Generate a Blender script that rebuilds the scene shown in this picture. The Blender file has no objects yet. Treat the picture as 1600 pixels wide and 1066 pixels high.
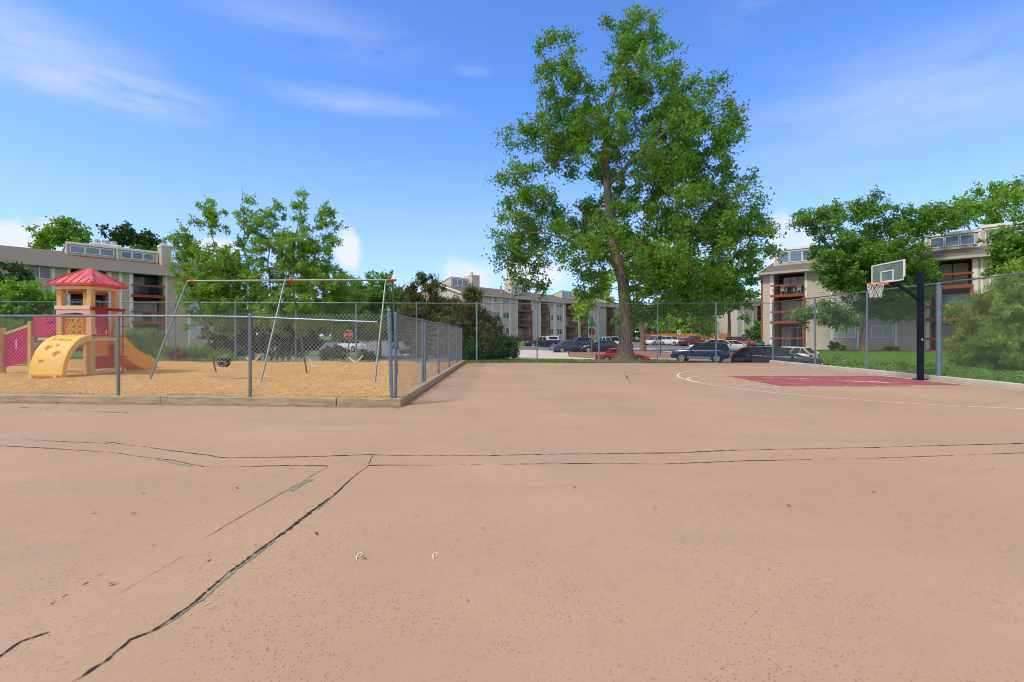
import bpy, bmesh, math, random
import numpy as np
from mathutils import Vector, Matrix
R = math.radians
rng = np.random.default_rng(7); random.seed(7)
scene = bpy.context.scene
col = scene.collection

# ------------------------------------------------------------------ camera
cam = bpy.data.cameras.new('camera'); camo = bpy.data.objects.new('camera', cam); col.objects.link(camo)
camo.location = (0, 0, 1.37); camo.rotation_euler = (R(90), 0, 0)
cam.sensor_width = 36; cam.lens = 36*757/1600; cam.shift_y = -0.005
cam.clip_start = 0.05; cam.clip_end = 4000
scene.camera = camo
scene.view_settings.view_transform = 'Standard'; scene.view_settings.look = 'None'
scene.view_settings.gamma = 1; scene.view_settings.exposure = 0.45
scene.render.engine = 'CYCLES'; scene.cycles.filter_width = 1.0

# ------------------------------------------------------------------ node helper
class NT:
    def __init__(s, tree): s.t = tree
    def n(s, typ, **kw):
        nd = s.t.nodes.new(typ)
        for k, v in kw.items():
            if k.startswith('_'): setattr(nd, k[1:], v)
        return nd
    def link(s, a, b): s.t.links.new(a, b)
    def put(s, sock, v):
        if isinstance(v, bpy.types.NodeSocket): s.t.links.new(v, sock)
        else:
            if isinstance(v, tuple) and len(v) == 3 and sock.type == 'RGBA': v = (*v, 1)
            sock.default_value = v
    def m(s, op, a, b=0.0, c=0.0):
        nd = s.n('ShaderNodeMath', _operation=op)
        s.put(nd.inputs[0], a); s.put(nd.inputs[1], b); s.put(nd.inputs[2], c)
        return nd.outputs[0]
    def mix(s, f, a, b, mode='MIX'):
        nd = s.n('ShaderNodeMix', _data_type='RGBA', _blend_type=mode)
        s.put(nd.inputs[0], f); s.put(nd.inputs[6], a); s.put(nd.inputs[7], b)
        return nd.outputs[2]
    def noise(s, vec, scale, detail=4, rough=.55, out=0):
        nd = s.n('ShaderNodeTexNoise'); s.put(nd.inputs['Vector'], vec)
        nd.inputs['Scale'].default_value = scale; nd.inputs['Detail'].default_value = detail; nd.inputs['Roughness'].default_value = rough
        return nd.outputs[out]
    def ramp(s, f, a, b, lo=0., hi=1.):
        nd = s.n('ShaderNodeMapRange', _interpolation_type='SMOOTHSTEP'); s.put(nd.inputs[0], f)
        for i, v in ((1, a), (2, b), (3, lo), (4, hi)): nd.inputs[i].default_value = v
        return nd.outputs[0]
    def scale(s, vec, sc):
        nd = s.n('ShaderNodeVectorMath', _operation='MULTIPLY'); s.put(nd.inputs[0], vec); nd.inputs[1].default_value = sc
        return nd.outputs[0]

# ------------------------------------------------------------------ world
SUN_DIR = Vector((-0.62, -0.42, 1.0)).normalized()
w = bpy.data.worlds.new("World"); scene.world = w; w.use_nodes = True
w.node_tree.nodes.clear(); T = NT(w.node_tree)
sky = T.n('ShaderNodeTexSky', _sky_type='NISHITA', _sun_disc=False)
sky.sun_elevation = math.asin(SUN_DIR.z); sky.sun_rotation = math.atan2(SUN_DIR.x, SUN_DIR.y)
sky.altitude = 1600; sky.air_density = 1.0; sky.dust_density = 0.6; sky.ozone_density = 2.5
hs = T.n('ShaderNodeHueSaturation'); hs.inputs['Saturation'].default_value = 1.08; hs.inputs['Hue'].default_value = .506; hs.inputs['Value'].default_value = 1.55
T.link(sky.outputs[0], hs.inputs['Color'])
skyc = T.mix(1.0, hs.outputs[0], (.62, .80, 1.02), 'MULTIPLY')
tc = T.n('ShaderNodeTexCoord'); sep = T.n('ShaderNodeSeparateXYZ'); T.link(tc.outputs['Generated'], sep.inputs[0])
dx, dy, dz = sep.outputs
az = T.m('ARCTAN2', dx, dy); el = T.m('ARCSINE', dz)
cb = T.n('ShaderNodeCombineXYZ'); T.link(az, cb.inputs[0]); T.link(el, cb.inputs[1])
ang = cb.outputs[0]
# cirrus: streaky noise in patches of sky
n1 = T.noise(T.scale(ang, (1.3, 5.5, 1)), 2.6, 8, .6)
warp = T.noise(ang, 3.0, 3, .5)
def patch(a0, e0, ra, re, soft=1.0, nz=None, k=0.0):
    u = T.m('DIVIDE', T.m('SUBTRACT', az, a0), ra); v = T.m('DIVIDE', T.m('SUBTRACT', el, e0), re)
    d = T.m('SQRT', T.m('ADD', T.m('MULTIPLY', u, u), T.m('MULTIPLY', v, v)))
    if nz is not None: d = T.m('ADD', d, T.m('MULTIPLY', T.m('SUBTRACT', nz, .5), k))
    return T.ramp(d, 1.0, 1.0-soft)
def amax(lst):
    r = lst[0]
    for q in lst[1:]: r = T.m('MAXIMUM', r, q)
    return r
wisp = amax([T.m('MULTIPLY', patch(-.68, .375, .20, .05, 1.0, warp, .9), 1.0), T.m('MULTIPLY', patch(-.80, .40, .26, .08, 1.0, warp, .9), .6),
             T.m('MULTIPLY', patch(-.95, .44, .25, .06, 1.0, warp, .8), .45),
             T.m('MULTIPLY', patch(-.30, .43, .26, .03, 1.0, warp, .9), .5),
             T.m('MULTIPLY', patch(-.40, .53, .30, .06, 1.0, warp, .6), .3),
             T.m('MULTIPLY', patch(-.08, .50, .06, .016, 1.0, warp, 2.0), .22),
             T.m('MULTIPLY', patch(.72, .36, .42, .14, 1.0, warp, .6), .45),
             T.m('MULTIPLY', patch(.46, .54, .09, .05, 1.0, warp, .6), .4)])
wisp = T.m('MULTIPLY', wisp, T.ramp(n1, .30, .62))
# cumulus near the horizon
n2 = T.noise(ang, 15, 8, .62)
cum = amax([patch(-.80, .135, .06, .045, .6, n2, 2.4), patch(-.325, .17, .03, .06, .7, n2, 2.6),
            patch(-.10, .12, .08, .05, .7, n2, 2.2), patch(.515, .15, .055, .07, .55, n2, 2.0),
            patch(.05, .13, .10, .04, .6, n2, 1.1), patch(-.55, .155, .05, .02, .6, n2, 1.0), patch(.85, .12, .2, .03, .6, n2, 1.2), patch(-1.3, .2, .3, .08, .6, n2, 1.2), patch(1.5, .2, .3, .1, .6, n2, 1.2)])
cum = T.m('MULTIPLY', cum, T.ramp(T.noise(ang, 9, 3, .5), .25, .6, .35, .95))
low = T.ramp(el, .45, .0, 0, .62)
c1 = T.mix(low, skyc, (2.65, 3.2, 4.55))
c2 = T.mix(T.m('MULTIPLY', wisp, 1.0), c1, (3.2, 3.6, 4.7))
c3 = T.mix(cum, c2, (4.3, 4.5, 4.9))
# unseen broken cloud deck, added overhead and behind the camera for soft neutral fill
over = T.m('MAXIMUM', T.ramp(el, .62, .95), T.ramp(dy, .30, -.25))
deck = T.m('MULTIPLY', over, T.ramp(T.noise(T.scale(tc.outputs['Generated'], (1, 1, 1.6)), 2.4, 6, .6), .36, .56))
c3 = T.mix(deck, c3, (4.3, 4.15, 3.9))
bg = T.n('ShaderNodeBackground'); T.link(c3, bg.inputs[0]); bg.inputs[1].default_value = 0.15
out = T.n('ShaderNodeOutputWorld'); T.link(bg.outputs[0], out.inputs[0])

sl = bpy.data.lights.new('sun', 'SUN'); sl.energy = 2.1; sl.angle = R(9); sl.color = (1, .93, .82)
so = bpy.data.objects.new('sun', sl); col.objects.link(so)
so.rotation_euler = (-SUN_DIR).to_track_quat('-Z', 'Y').to_euler(); so.location = (0, 0, 60)

# ------------------------------------------------------------------ materials
def mat(name, color, rough=.7, metal=0., var=.0, vscale=3., bump=0., bscale=20., spec=.35, coat=0., coords='Object', det=4, color2=None, stretch=(1, 1, 1)):
    m = bpy.data.materials.new(name); m.use_nodes = True; t = NT(m.node_tree); m.node_tree.nodes.clear()
    p = t.n('ShaderNodeBsdfPrincipled'); o = t.n('ShaderNodeOutputMaterial'); t.link(p.outputs[0], o.inputs[0])
    p.inputs['Roughness'].default_value = rough; p.inputs['Metallic'].default_value = metal
    p.inputs['Specular IOR Level'].default_value = spec; p.inputs['Coat Weight'].default_value = coat
    tc = t.n('ShaderNodeTexCoord'); v = tc.outputs[coords]
    if stretch != (1, 1, 1): v = t.scale(v, stretch)
    base = (*color, 1)
    if var > 0 or color2:
        nz = t.noise(v, vscale, det)
        if color2: c = t.mix(t.ramp(nz, .35, .65), color, color2)
        else: c = t.mix(t.ramp(nz, .25, .75), tuple(k*(1-var) for k in color), tuple(min(1, k*(1+var)) for k in color))
        t.link(c, p.inputs['Base Color'])
    else: p.inputs['Base Color'].default_value = base
    if bump > 0:
        b = t.n('ShaderNodeBump'); b.inputs['Strength'].default_value = bump; b.inputs['Distance'].default_value = .02
        t.link(t.noise(v, bscale, 5), b.inputs['Height']); t.link(b.outputs[0], p.inputs['Normal'])
    m['p'] = 1
    return m

def siding(name, color, expo=.2):
    m = bpy.data.materials.new(name); m.use_nodes = True; t = NT(m.node_tree); m.node_tree.nodes.clear()
    p = t.n('ShaderNodeBsdfPrincipled'); o = t.n('ShaderNodeOutputMaterial'); t.link(p.outputs[0], o.inputs[0])
    p.inputs['Roughness'].default_value = .75; p.inputs['Specular IOR Level'].default_value = .2
    g = t.n('ShaderNodeTexCoord'); s = t.n('ShaderNodeSeparateXYZ'); t.link(g.outputs['Object'], s.inputs[0])
    fr = t.m('FRACT', t.m('DIVIDE', s.outputs[2], expo))
    line = t.ramp(fr, .90, .97)
    nz = t.noise(t.scale(g.outputs['Object'], (1, 1, .35)), 1.3, 4)
    c = t.mix(nz, tuple(k*.88 for k in color), tuple(k*1.1 for k in color))
    c = t.mix(line, c, tuple(k*.45 for k in color))
    t.link(c, p.inputs['Base Color'])
    b = t.n('ShaderNodeBump'); b.inputs['Strength'].default_value = .8; b.inputs['Distance'].default_value = .02
    t.link(t.m('SUBTRACT', 1.0, fr), b.inputs['Height']); t.link(b.outputs[0], p.inputs['Normal'])
    return m

def leafmat(name, dark, light, trans=.35, rough=.5):
    m = bpy.data.materials.new(name); m.use_nodes = True; t = NT(m.node_tree); m.node_tree.nodes.clear()
    a = t.n('ShaderNodeAttribute', _attribute_name='tint')
    c = t.mix(a.outputs['Fac'], dark, light)
    p = t.n('ShaderNodeBsdfPrincipled'); p.inputs['Roughness'].default_value = rough; p.inputs['Specular IOR Level'].default_value = .3
    tr = t.n('ShaderNodeBsdfTranslucent'); mx = t.n('ShaderNodeMixShader'); mx.inputs[0].default_value = trans
    t.link(c, p.inputs['Base Color']); t.link(t.mix(.5, c, (light[0]*1.2, light[1]*1.15, light[2]*.5)), tr.inputs[0])
    t.link(p.outputs[0], mx.inputs[1]); t.link(tr.outputs[0], mx.inputs[2])
    o = t.n('ShaderNodeOutputMaterial'); t.link(mx.outputs[0], o.inputs[0])
    return m

def court_mat():
    m = bpy.data.materials.new('court_surface'); m.use_nodes = True; t = NT(m.node_tree); m.node_tree.nodes.clear()
    p = t.n('ShaderNodeBsdfPrincipled'); o = t.n('ShaderNodeOutputMaterial'); t.link(p.outputs[0], o.inputs[0])
    p.inputs['Roughness'].default_value = .85; p.inputs['Specular IOR Level'].default_value = .25
    v = t.n('ShaderNodeTexCoord').outputs['Object']
    base = t.mix(t.ramp(t.noise(v, .35, 4), .3, .7), (.43, .285, .175), (.50, .34, .215))
    # worn rubbed streaks and greyish stains
    st = t.noise(t.scale(v, (.35, 1.6, 1)), .55, 5, .6)
    base = t.mix(t.ramp(st, .48, .72, 0, .65), base, (.37, .27, .19))
    st2 = t.noise(t.scale(v, (1.0, 1.0, 1)), .28, 6, .62)
    base = t.mix(t.ramp(st2, .50, .66, 0, .45), base, (.345, .262, .20))
    base = t.mix(t.ramp(t.noise(v, 6.5, 6, .65), .50, .72, 0, .28), base, (.33, .225, .15))
    base = t.mix(t.ramp(t.noise(v, 300, 2, .5), .45, .75, 0, .55), base, (.30, .20, .14))
    base = t.mix(t.ramp(t.noise(v, .9, 5, .6), .55, .75, 0, .35), base, (.50, .31, .18))
    base = t.mix(t.ramp(t.noise(v, 45, 3, .7), .35, .65, 0, .30), base, (.40, .255, .18))
    # pitted speckles where the paint has worn through, in drifts
    drift = t.ramp(t.noise(v, 1.1, 4, .6), .36, .58, .12, 1)
    vo = t.n('ShaderNodeTexVoronoi'); t.link(t.scale(v, (1, .8, 1)), vo.inputs['Vector']); vo.inputs['Scale'].default_value = 84
    rnd = t.n('ShaderNodeSeparateColor'); t.link(vo.outputs['Color'], rnd.inputs[0])
    sz = t.m('MULTIPLY', t.m('POWER', rnd.outputs[1], 1.6), .48)
    spot = t.m('MULTIPLY', t.ramp(t.m('SUBTRACT', vo.outputs['Distance'], sz), .04, -.03), t.m('GREATER_THAN', rnd.outputs[0], .30))
    vo2 = t.n('ShaderNodeTexVoronoi'); t.link(v, vo2.inputs['Vector']); vo2.inputs['Scale'].default_value = 170
    r2 = t.n('ShaderNodeSeparateColor'); t.link(vo2.outputs['Color'], r2.inputs[0])
    spot2 = t.m('MULTIPLY', t.ramp(vo2.outputs['Distance'], .30, .18), t.m('GREATER_THAN', r2.outputs[0], .6))
    base = t.mix(t.m('MULTIPLY', t.m('MULTIPLY', spot, drift), .75), base, (.25, .14, .085))
    base = t.mix(t.m('MULTIPLY', spot2, .45), base, (.30, .17, .11))
    t.link(base, p.inputs['Base Color'])
    b = t.n('ShaderNodeBump'); b.inputs['Strength'].default_value = .35; b.inputs['Distance'].default_value = .004
    t.link(t.m('SUBTRACT', t.noise(v, 160, 3, .7), t.m('MULTIPLY', spot, .8)), b.inputs['Height']); t.link(b.outputs[0], p.inputs['Normal'])
    return m

def chip_mat():
    m = bpy.data.materials.new('wood_chip_surface'); m.use_nodes = True; t = NT(m.node_tree); m.node_tree.nodes.clear()
    p = t.n('ShaderNodeBsdfPrincipled'); o = t.n('ShaderNodeOutputMaterial'); t.link(p.outputs[0], o.inputs[0])
    p.inputs['Roughness'].default_value = .9
    v = t.n('ShaderNodeTexCoord').outputs['Object']
    vo = t.n('ShaderNodeTexVoronoi'); t.link(v, vo.inputs['Vector']); vo.inputs['Scale'].default_value = 18
    s = t.n('ShaderNodeSeparateColor'); t.link(vo.outputs['Color'], s.inputs[0])
    c = t.mix(s.outputs[0], (.40, .19, .045), (.84, .49, .16))
    c = t.mix(t.ramp(t.noise(v, .7, 5), .35, .7, 0, .6), c, (.56, .31, .09))
    c = t.mix(t.ramp(t.noise(v, 5, 4, .7), .56, .75, 0, .75), c, (.26, .15, .06))
    c = t.mix(t.ramp(t.noise(v, 2.2, 5, .7), .60, .72, 0, .35), c, (.42, .38, .12))
    t.link(c, p.inputs['Base Color'])
    b = t.n('ShaderNodeBump'); b.inputs['Strength'].default_value = 1; b.inputs['Distance'].default_value = .03
    t.link(vo.outputs['Distance'], b.inputs['Height']); t.link(b.outputs[0], p.inputs['Normal'])
    return m

def worn_paint(name, color, under=(.46, .31, .225), amount=.5, scale=6.):
    m = bpy.data.materials.new(name); m.use_nodes = True; t = NT(m.node_tree); m.node_tree.nodes.clear()
    p = t.n('ShaderNodeBsdfPrincipled'); o = t.n('ShaderNodeOutputMaterial'); t.link(p.outputs[0], o.inputs[0])
    p.inputs['Roughness'].default_value = .8
    v = t.n('ShaderNodeTexCoord').outputs['Object']
    f = t.ramp(t.noise(v, scale, 6, .7), .5, .68, 0, amount)
    c = t.mix(t.ramp(t.noise(v, .8, 4), .3, .7), color, tuple(k*.8 for k in color))
    t.link(t.mix(f, c, under), p.inputs['Base Color'])
    return m

M = dict(
 court=court_mat(), chips=chip_mat(),
 line=worn_paint('white_line_paint', (.85, .78, .70), amount=.55, scale=9),
 key=worn_paint('red_key_paint', (.38, .075, .085), amount=.45, scale=3.4),
 crack=mat('crack_black', (.035, .025, .02), .95),
 teal=worn_paint('teal_old_paint', (.21, .27, .185), amount=1., scale=30),
 grass=mat('lawn_green', (.075, .17, .025), .9, var=.0, color2=(.12, .22, .035), vscale=2.5, bump=1, bscale=30, coords='Object', det=8),
 asphalt=mat('street_asphalt', (.165, .165, .17), .9, var=.18, vscale=.5, bump=.3, bscale=60),
 concrete=mat('concrete_path', (.56, .49, .42), .85, var=.12, vscale=1.2, bump=.2),
 mulch=mat('mulch_brown', (.23, .115, .075), .95, color2=(.36, .21, .14), vscale=4, bump=1, bscale=15),
 dirt=mat('dry_dirt', (.30, .21, .14), .95, color2=(.20, .17, .08), vscale=2.5, bump=1, bscale=15),
 timber=mat('weathered_timber', (.34, .27, .17), .9, color2=(.47, .39, .26), vscale=3, bump=.6, bscale=12, stretch=(.6, 4, 4)),
 galv=mat('galvanised_steel', (.20, .235, .28), .45, metal=.55, var=.15, vscale=6, spec=.5),
 galvblue=mat('blue_grey_painted_steel', (.15, .22, .30), .5, metal=.25, var=.15, vscale=5, spec=.5),
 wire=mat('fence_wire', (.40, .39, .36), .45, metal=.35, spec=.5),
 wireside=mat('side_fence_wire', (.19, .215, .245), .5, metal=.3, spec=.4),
 wiredark=mat('aged_fence_wire', (.085, .105, .13), .5, metal=.3, spec=.4),
 steel=mat('swing_steel', (.20, .225, .215), .4, metal=.5, var=.1, spec=.5),
 steeldull=mat('dull_brown_steel', (.15, .145, .135), .6, metal=.3, var=.2, vscale=4),
 redfit=mat('red_orange_fitting', (.48, .06, .03), .45),
 bark=mat('cottonwood_bark', (.13, .10, .07), .95, color2=(.31, .255, .19), vscale=9, bump=1, bscale=10, stretch=(2.2, 2.2, .3), det=6),
 barkgrey=mat('grey_bark', (.14, .10, .075), .95, color2=(.26, .20, .15), vscale=6, bump=1, stretch=(2, 2, .4)),
 barktan=mat('tan_bark', (.30, .18, .09), .95, color2=(.42, .28, .16), vscale=6, bump=1, stretch=(2, 2, .4)),
 sidL=siding('tan_siding', (.54, .465, .36)), sidM=siding('pale_siding', (.60, .52, .44)), sidR=siding('beige_siding', (.56, .48, .375)),
 panel=mat('stucco_panel', (.42, .36, .27), .85, var=.08),
 trim=mat('white_trim', (.82, .80, .76), .5, var=.05),
 roof=mat('brown_shingles', (.10, .086, .07), .95, color2=(.19, .162, .132), vscale=14, bump=.8, bscale=8, stretch=(1, 1, 1.5), det=6),
 gutter=mat('grey_gutter', (.46, .43, .38), .5),
 rust=mat('rust_brown_wood', (.34, .065, .022), .7, var=.2, vscale=3),
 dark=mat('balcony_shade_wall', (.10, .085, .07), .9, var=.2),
 black=mat('black_metal', (.015, .015, .018), .5),
 curtain=mat('pale_blind', (.50, .52, .53), .6, var=.12, vscale=2, stretch=(8, 1, 1)),
 glass=mat('window_glass', (.06, .11, .16), .06, spec=.9, var=.5, vscale=.6),
 glassblue=mat('clerestory_glass', (.13, .22, .32), .08, spec=.9, var=.2, vscale=.7),
 flue=mat('chimney_flue_metal', (.42, .42, .42), .45, metal=.5),
 navy=mat('dark_navy_paint', (.006, .009, .026), .6, spec=.25),
 orange=mat('orange_hoop', (.75, .17, .02), .45),
 net=mat('white_net_cord', (.72, .70, .66), .9),
 acryl=mat('smoky_backboard', (.16, .21, .19), .12, spec=.7, var=.25, vscale=3),
 white=mat('white_paint', (.80, .80, .78), .45),
 postwood=mat('tan_playground_post', (.58, .36, .14), .6, color2=(.70, .47, .20), vscale=2.2, bump=.4, bscale=14, stretch=(2, 2, .7), det=6),
 postcream=mat('cream_board', (.75, .55, .34), .6),
 playred=mat('red_roof_plastic', (.62, .085, .10), .45, color2=(.66, .16, .16), vscale=2.5, spec=.4, det=7),
 playredtube=mat('red_tube', (.42, .008, .018), .35, spec=.5),
 magenta=mat('magenta_plastic', (.55, .02, .15), .45, var=.1),
 pink=mat('faded_pink_plastic', (.72, .42, .46), .55),
 yellow=mat('yellow_plastic', (.90, .54, .07), .5, color2=(.86, .58, .17), vscale=2.4, bump=.15, bscale=30, det=7),
 yelloworange=mat('orange_plastic', (.95, .40, .015), .35, spec=.5, var=.06),
 tile=mat('yellow_tile', (.84, .46, .05), .4),
 marking=mat('dark_marking', (.05, .035, .03), .6),
 rubber=mat('black_rubber', (.012, .014, .018), .6),
 belt=mat('pale_belt', (.78, .72, .62), .6),
 tyre=mat('tyre_rubber', (.018, .018, .018), .85),
 rim=mat('alloy_rim', (.55, .55, .56), .3, metal=.6),
 headlamp=mat('headlamp_lens', (.75, .76, .74), .12, spec=.8),
 taillamp=mat('tail_lamp_red', (.45, .01, .01), .2, spec=.7),
 carglass=mat('car_glass', (.02, .028, .035), .06, spec=.55),
 cladding=mat('grey_cladding', (.16, .16, .165), .6),
 woodfence=mat('orange_cedar_fence', (.55, .20, .06), .8, color2=(.66, .30, .10), vscale=3, stretch=(6, 6, .5)),
 woodfenced=mat('red_stained_fence', (.36, .085, .05), .8, color2=(.44, .13, .08), vscale=3, stretch=(6, 6, .5)),
 signgreen=mat('green_sign_face', (.01, .17, .11), .45),
 signred=mat('stop_sign_red', (.50, .03, .03), .45),
 signback=mat('dark_sign_back', (.06, .03, .03), .6),
 boxgreen=mat('green_utility_paint', (.10, .19, .12), .6),
)
for k, c in dict(navyblue=(.010, .024, .075), midblue=(.035, .065, .12), silver=(.45, .47, .50), whitecar=(.78, .78, .78), redcar=(.45, .012, .01), maroon=(.18, .012, .015),
                 blackblue=(.012, .017, .03), greyblue=(.20, .24, .29), tancar=(.50, .48, .42), orangered=(.50, .03, .012)).items():
    M['car_'+k] = mat('car_paint_'+k, c, .3, metal=.15, spec=.5, coat=.45)
LM = dict(
 cotton=leafmat('cottonwood_leaf', (0.056, 0.142, 0.018), (0.218, 0.426, 0.056)),
 poplar=leafmat('poplar_leaf', (0.086, 0.192, 0.023), (0.345, 0.575, 0.077)),
 lime=leafmat('lime_leaf', (0.144, 0.271, 0.032), (0.398, 0.574, 0.079)),
 mid=leafmat('broad_leaf', (0.058, 0.157, 0.023), (0.216, 0.410, 0.058)),
 bright=leafmat('bright_leaf', (0.075, 0.200, 0.020), (0.267, 0.500, 0.059)),
 dark=leafmat('dark_leaf', (0.017, 0.051, 0.014), (0.065, 0.138, 0.036)),
 olive=leafmat('olive_needles', (0.038, 0.055, 0.012), (0.150, 0.18, 0.040), .15),
 rusty=leafmat('rusty_needles', (0.040, 0.056, 0.012), (0.150, 0.175, 0.035), .15),
 yellowg=leafmat('yellow_green_needles', (0.110, 0.182, 0.022), (0.374, 0.517, 0.083), .25),
 bluej=leafmat('blue_juniper_needles', (0.029, 0.072, 0.065), (0.131, 0.217, 0.174), .15),
 barberry=leafmat('barberry_leaf', (0.131, 0.014, 0.014), (0.377, 0.051, 0.043)),
 blade=leafmat('grass_blade', (0.083, 0.217, 0.025), (0.267, 0.483, 0.067), .3),
 cover=leafmat('ground_cover_leaf', (0.073, 0.164, 0.021), (0.307, 0.508, 0.081), .3),
)

# ------------------------------------------------------------------ mesh helpers
def tag(o, label=None, cat=None, group=None, kind=None):
    if label: o['label'] = label
    if cat: o['category'] = cat
    if group: o['group'] = group
    if kind: o['kind'] = kind
    return o
def thing(name, label, cat, loc=(0, 0, 0), rz=0., group=None):
    o = bpy.data.objects.new(name, None); col.objects.link(o); o.empty_display_size = .3
    o.location = loc; o.rotation_euler = (0, 0, rz)
    return tag(o, label, cat, group)

class MB:
    def __init__(s): s.v = []; s.f = []; s.mi = []; s.cur = 0
    def add(s, vs, fs):
        b = len(s.v); s.v += [tuple(v) for v in vs]; s.f += [tuple(b+i for i in f) for f in fs]; s.mi += [s.cur]*len(fs); return s
    def box(s, x0, x1, y0, y1, z0, z1):
        vs = [(x, y, z) for z in (z0, z1) for y in (y0, y1) for x in (x0, x1)]
        return s.add(vs, [(0, 2, 3, 1), (4, 5, 7, 6), (0, 1, 5, 4), (2, 6, 7, 3), (0, 4, 6, 2), (1, 3, 7, 5)])
    def tube(s, pts, r, n=8, cap=True):
        pts = [Vector(p) for p in pts]; k = len(pts)
        rs = r if isinstance(r, (list, tuple)) else [r]*k
        vs = []; up = None
        for i, p in enumerate(pts):
            d = (pts[min(i+1, k-1)]-pts[max(i-1, 0)])
            if d.length < 1e-9: d = Vector((0, 0, 1))
            d.normalize()
            if up is None: up = Vector((1, 0, 0)) if abs(d.x) < .8 else Vector((0, 1, 0))
            a = (up - d*up.dot(d)).normalized(); b = d.cross(a); up = a
            for j in range(n):
                t = 2*math.pi*j/n; vs.append(p + (a*math.cos(t)+b*math.sin(t))*rs[i])
        fs = [(i*n+j, i*n+(j+1) % n, (i+1)*n+(j+1) % n, (i+1)*n+j) for i in range(k-1) for j in range(n)]
        if cap: fs += [tuple(range(n-1, -1, -1)), tuple((k-1)*n+j for j in range(n))]
        return s.add(vs, fs)
    def bar(s, a, b, w, h):       # box beam a->b of width w (horizontal) and height h
        a = Vector(a); b = Vector(b); d = (b-a).normalized()
        side = d.cross(Vector((0, 0, 1)))
        side = Vector((1, 0, 0)) if side.length < 1e-4 else side.normalized()
        up = side.cross(d).normalized()
        vs = [p+side*sx*w/2+up*sz*h/2 for p in (a, b) for sx, sz in ((-1, -1), (1, -1), (1, 1), (-1, 1))]
        return s.add(vs, [(3, 2, 1, 0), (4, 5, 6, 7), (0, 1, 5, 4), (1, 2, 6, 5), (2, 3, 7, 6), (3, 0, 4, 7)])
    def prism(s, poly, axis, a, b):   # poly 2D extruded along axis
        def P(u, v, t): return {'x': (t, u, v), 'y': (u, t, v), 'z': (u, v, t)}[axis]
        n = len(poly); vs = [P(u, v, a) for u, v in poly]+[P(u, v, b) for u, v in poly]
        return s.add(vs, [tuple(range(n)), tuple(range(2*n-1, n-1, -1))]+[(i, i+n, (i+1) % n+n, (i+1) % n) for i in range(n)])
    def loft(s, rings, cap=True):
        n = len(rings[0]); vs = [p for r_ in rings for p in r_]
        fs = [(i*n+j, i*n+(j+1) % n, (i+1)*n+(j+1) % n, (i+1)*n+j) for i in range(len(rings)-1) for j in range(n)]
        if cap: fs += [tuple(range(n-1, -1, -1)), tuple((len(rings)-1)*n+j for j in range(n))]
        return s.add(vs, fs)
    def build(s, name, m, parent=None, smooth=False, bevel=0, seg=2, fix=True):
        me = bpy.data.meshes.new(name); me.from_pydata(s.v, [], s.f)
        ms = m if isinstance(m, (list, tuple)) else [m]
        for q in ms: me.materials.append(q)
        if len(ms) > 1: me.polygons.foreach_set('material_index', s.mi)
        if fix and len(s.f) < 60000:
            bm = bmesh.new(); bm.from_mesh(me); bmesh.ops.recalc_face_normals(bm, faces=bm.faces); bm.to_mesh(me); bm.free()
        if smooth:
            me.polygons.foreach_set('use_smooth', [True]*len(me.polygons))
        o = bpy.data.objects.new(name, me); col.objects.link(o); o.parent = parent
        if bevel:
            b = o.modifiers.new('bevel', 'BEVEL'); b.width = bevel; b.segments = seg; b.limit_method = 'ANGLE'; b.angle_limit = R(40)
        if smooth:
            try: me.set_sharp_from_angle(angle=R(45))
            except Exception: pass
        return o

def sst(x): x = min(1, max(0, x)); return x*x*(3-2*x)
def interp(x, pts):
    if x <= pts[0][0]: return pts[0][1]
    for (a, b), (c, d) in zip(pts, pts[1:]):
        if x <= c: return b+(d-b)*(x-a)/(c-a)
    return pts[-1][1]
LOW = [(27.3, 0), (29.4, -.8), (31, -.95), (48, -.95), (60, -.7), (80, -.45), (100, -.2), (130, .2), (400, .6)]
MH = R(49.4); MO = (2.35, 89.0)
def mlocal(x, y):
    dx, dy = x-MO[0], y-MO[1]; c, s = math.cos(MH), math.sin(MH)
    return dx*c+dy*s, -dx*s+dy*c
def rdist(x, y): return (y-20.9-(x-13.4)*1.306)*.608
def hgt(x, y):
    if x > 13.35 and y < 28.6:
        return -.86*sst(rdist(x, y)/.9)
    z = interp(y+2.4*sst((x-7.5)/3), LOW)
    wr = sst((x-(18.3+.35*(y-27)))/2.2) if y < 75 else sst((x-(35+.5*(y-75)))/3)
    wl = sst(((-13-(y-27)*.55)-x)/3)
    z *= (1-wr)*(1-wl)
    if y > 60:
        s, b = mlocal(x, y)
        k = sst((b+7.5)/4)*sst((s+22)/5)
        z = z*(1-k)+.5*k
    return z

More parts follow.
